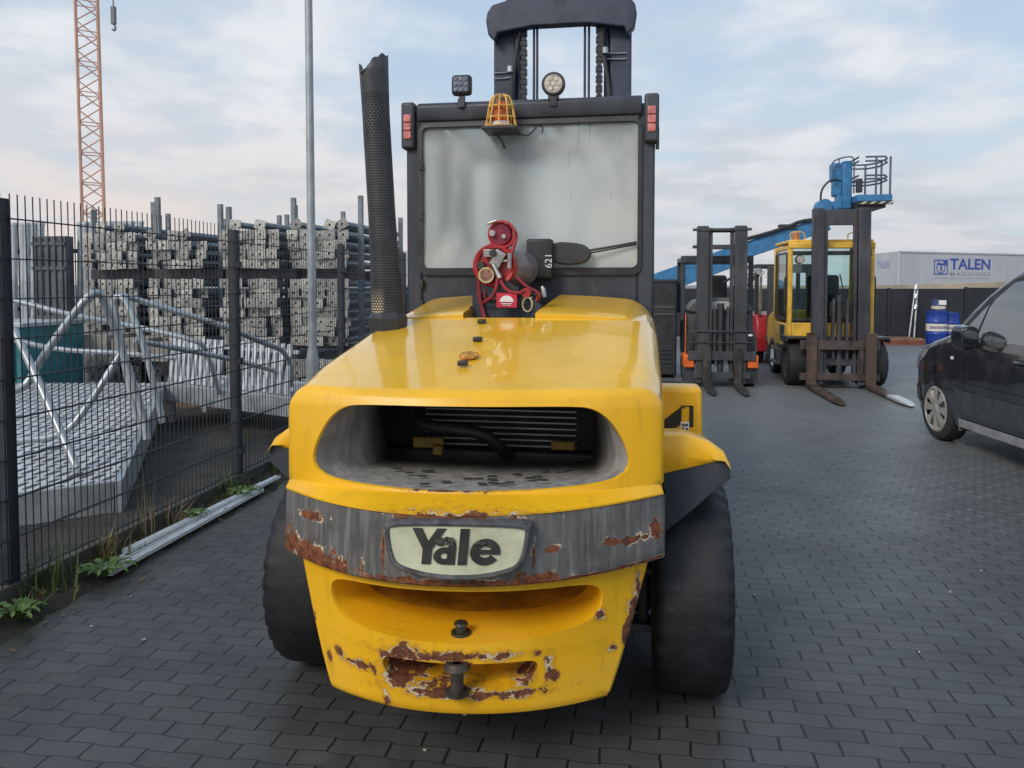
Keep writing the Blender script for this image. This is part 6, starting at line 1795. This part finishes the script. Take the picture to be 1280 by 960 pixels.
q.build('hazard_stripe', mat('stripe_cream', (.55, .52, .40), .5, 0, .1, 6), bl, org=BO, sm=0)
rail_d = mat('rail_blue_grey', (.09, .12, .18), .45, .1, .2, 5)
q = MB()
for z, in ((5.32,), (5.20,), (4.78,), (4.68,)):
    q.tube([(6.42, 24.3, z), (6.42, 25.9, z), (7.32, 25.9, z), (7.32, 24.25, z), (6.6, 24.25, z)], .028, 6, smooth=1)
for x, y in ((6.9, 24.25), (7.30, 24.28), (7.05, 25.9), (7.32, 25.2), (6.45, 25.6)): q.tube([(x, y, 4.2), (x, y, 5.32)], .030, 6)
q.tube([(5.75, 24.6, 5.0), (5.75, 24.6, 5.25), (6.0, 24.6, 5.36), (6.30, 24.6, 5.40), (6.38, 24.6, 5.30), (6.38, 24.6, 4.3)], .022, 6, smooth=1); q.tube([(5.75, 24.6, 5.0), (5.95, 24.6, 5.03), (5.95, 24.6, 5.34)], .018, 6)
q.build('guard_rail', rail_d, bl, org=BO)
q = MB(); q.bx(-4.4, -.2, 24.1, 25.9, .45, 1.15); q.bx(-3.6, -1.4, 24.4, 25.6, 1.15, 1.6); q.build('chassis', M['blue'], bl, org=BO, bevel=.08)
for x in (-4.0, -.6):
    for y in (24.0, 26.0): tyre('wheel', 0, 0, .45, .32, bl, M['rubber'], (0, 0, 0), n=32).matrix_local = Matrix.Translation((x + 1.6, y - 25, 0)) @ Matrix.Rotation(R_(90), 4, 'Z')

# ------------------------------------------------------------------ tree beyond the fence
tr = thing('tree', 'small bare-ish autumn tree beyond the far fence between the two forklifts', 'tree', (8.2, 60, 0))
q = MB(); q.cyl((0, 0, 0), (.05, 0, 1.6), .14, .09, 8)
rt_ = random.Random(4)
tips = []
for i in range(16):
    a = rt_.uniform(0, 2 * PI); l = rt_.uniform(.6, 1.3); b = (.05 + math.cos(a) * l * .7, math.sin(a) * l * .7, 1.5 + l * .9)
    q.tube([(.05, 0, rt_.uniform(.9, 1.6)), (b[0] * .5, b[1] * .5, 1.5 + l * .3), b], [.05, .03, .01], 5); tips.append(b)
q.build('trunk', mat('bark', (.10, .08, .06), .9, 0, .3, 5), tr)
q = MB()
for i in range(900):
    t_ = rt_.choice(tips); c = Vector((t_[0] + rt_.gauss(0, .22), t_[1] + rt_.gauss(0, .22), t_[2] + rt_.gauss(-.12, .28)))
    u = Vector((rt_.gauss(0, 1), rt_.gauss(0, 1), rt_.gauss(0, 1))).normalized() * .06; v = u.orthogonal().normalized() * .04
    q.add([c - u, c + v, c + u, c - v], [(0, 1, 2, 3)])
q.build('crown', leaf_mat('autumn_leaf', (.16, .09, .03), (.30, .20, .08)), tr, sm=0)

# small litter on the paving
q = MB(); rl_ = random.Random(8)
for i in range(22):
    x, y = rl_.uniform(-2.6, 2.4), rl_.uniform(2.0, 6.5)
    s_ = rl_.uniform(.004, .010); a = rl_.uniform(0, PI)
    q.box((x, y, .006), (s_ * 2, s_, .005), Matrix.Rotation(a, 3, 'Z'))
q.build('grit', mat('pale_grit', (.45, .43, .38), .8), kind='stuff', label='scattered pale grit and leaf flecks on the paving', sm=0)
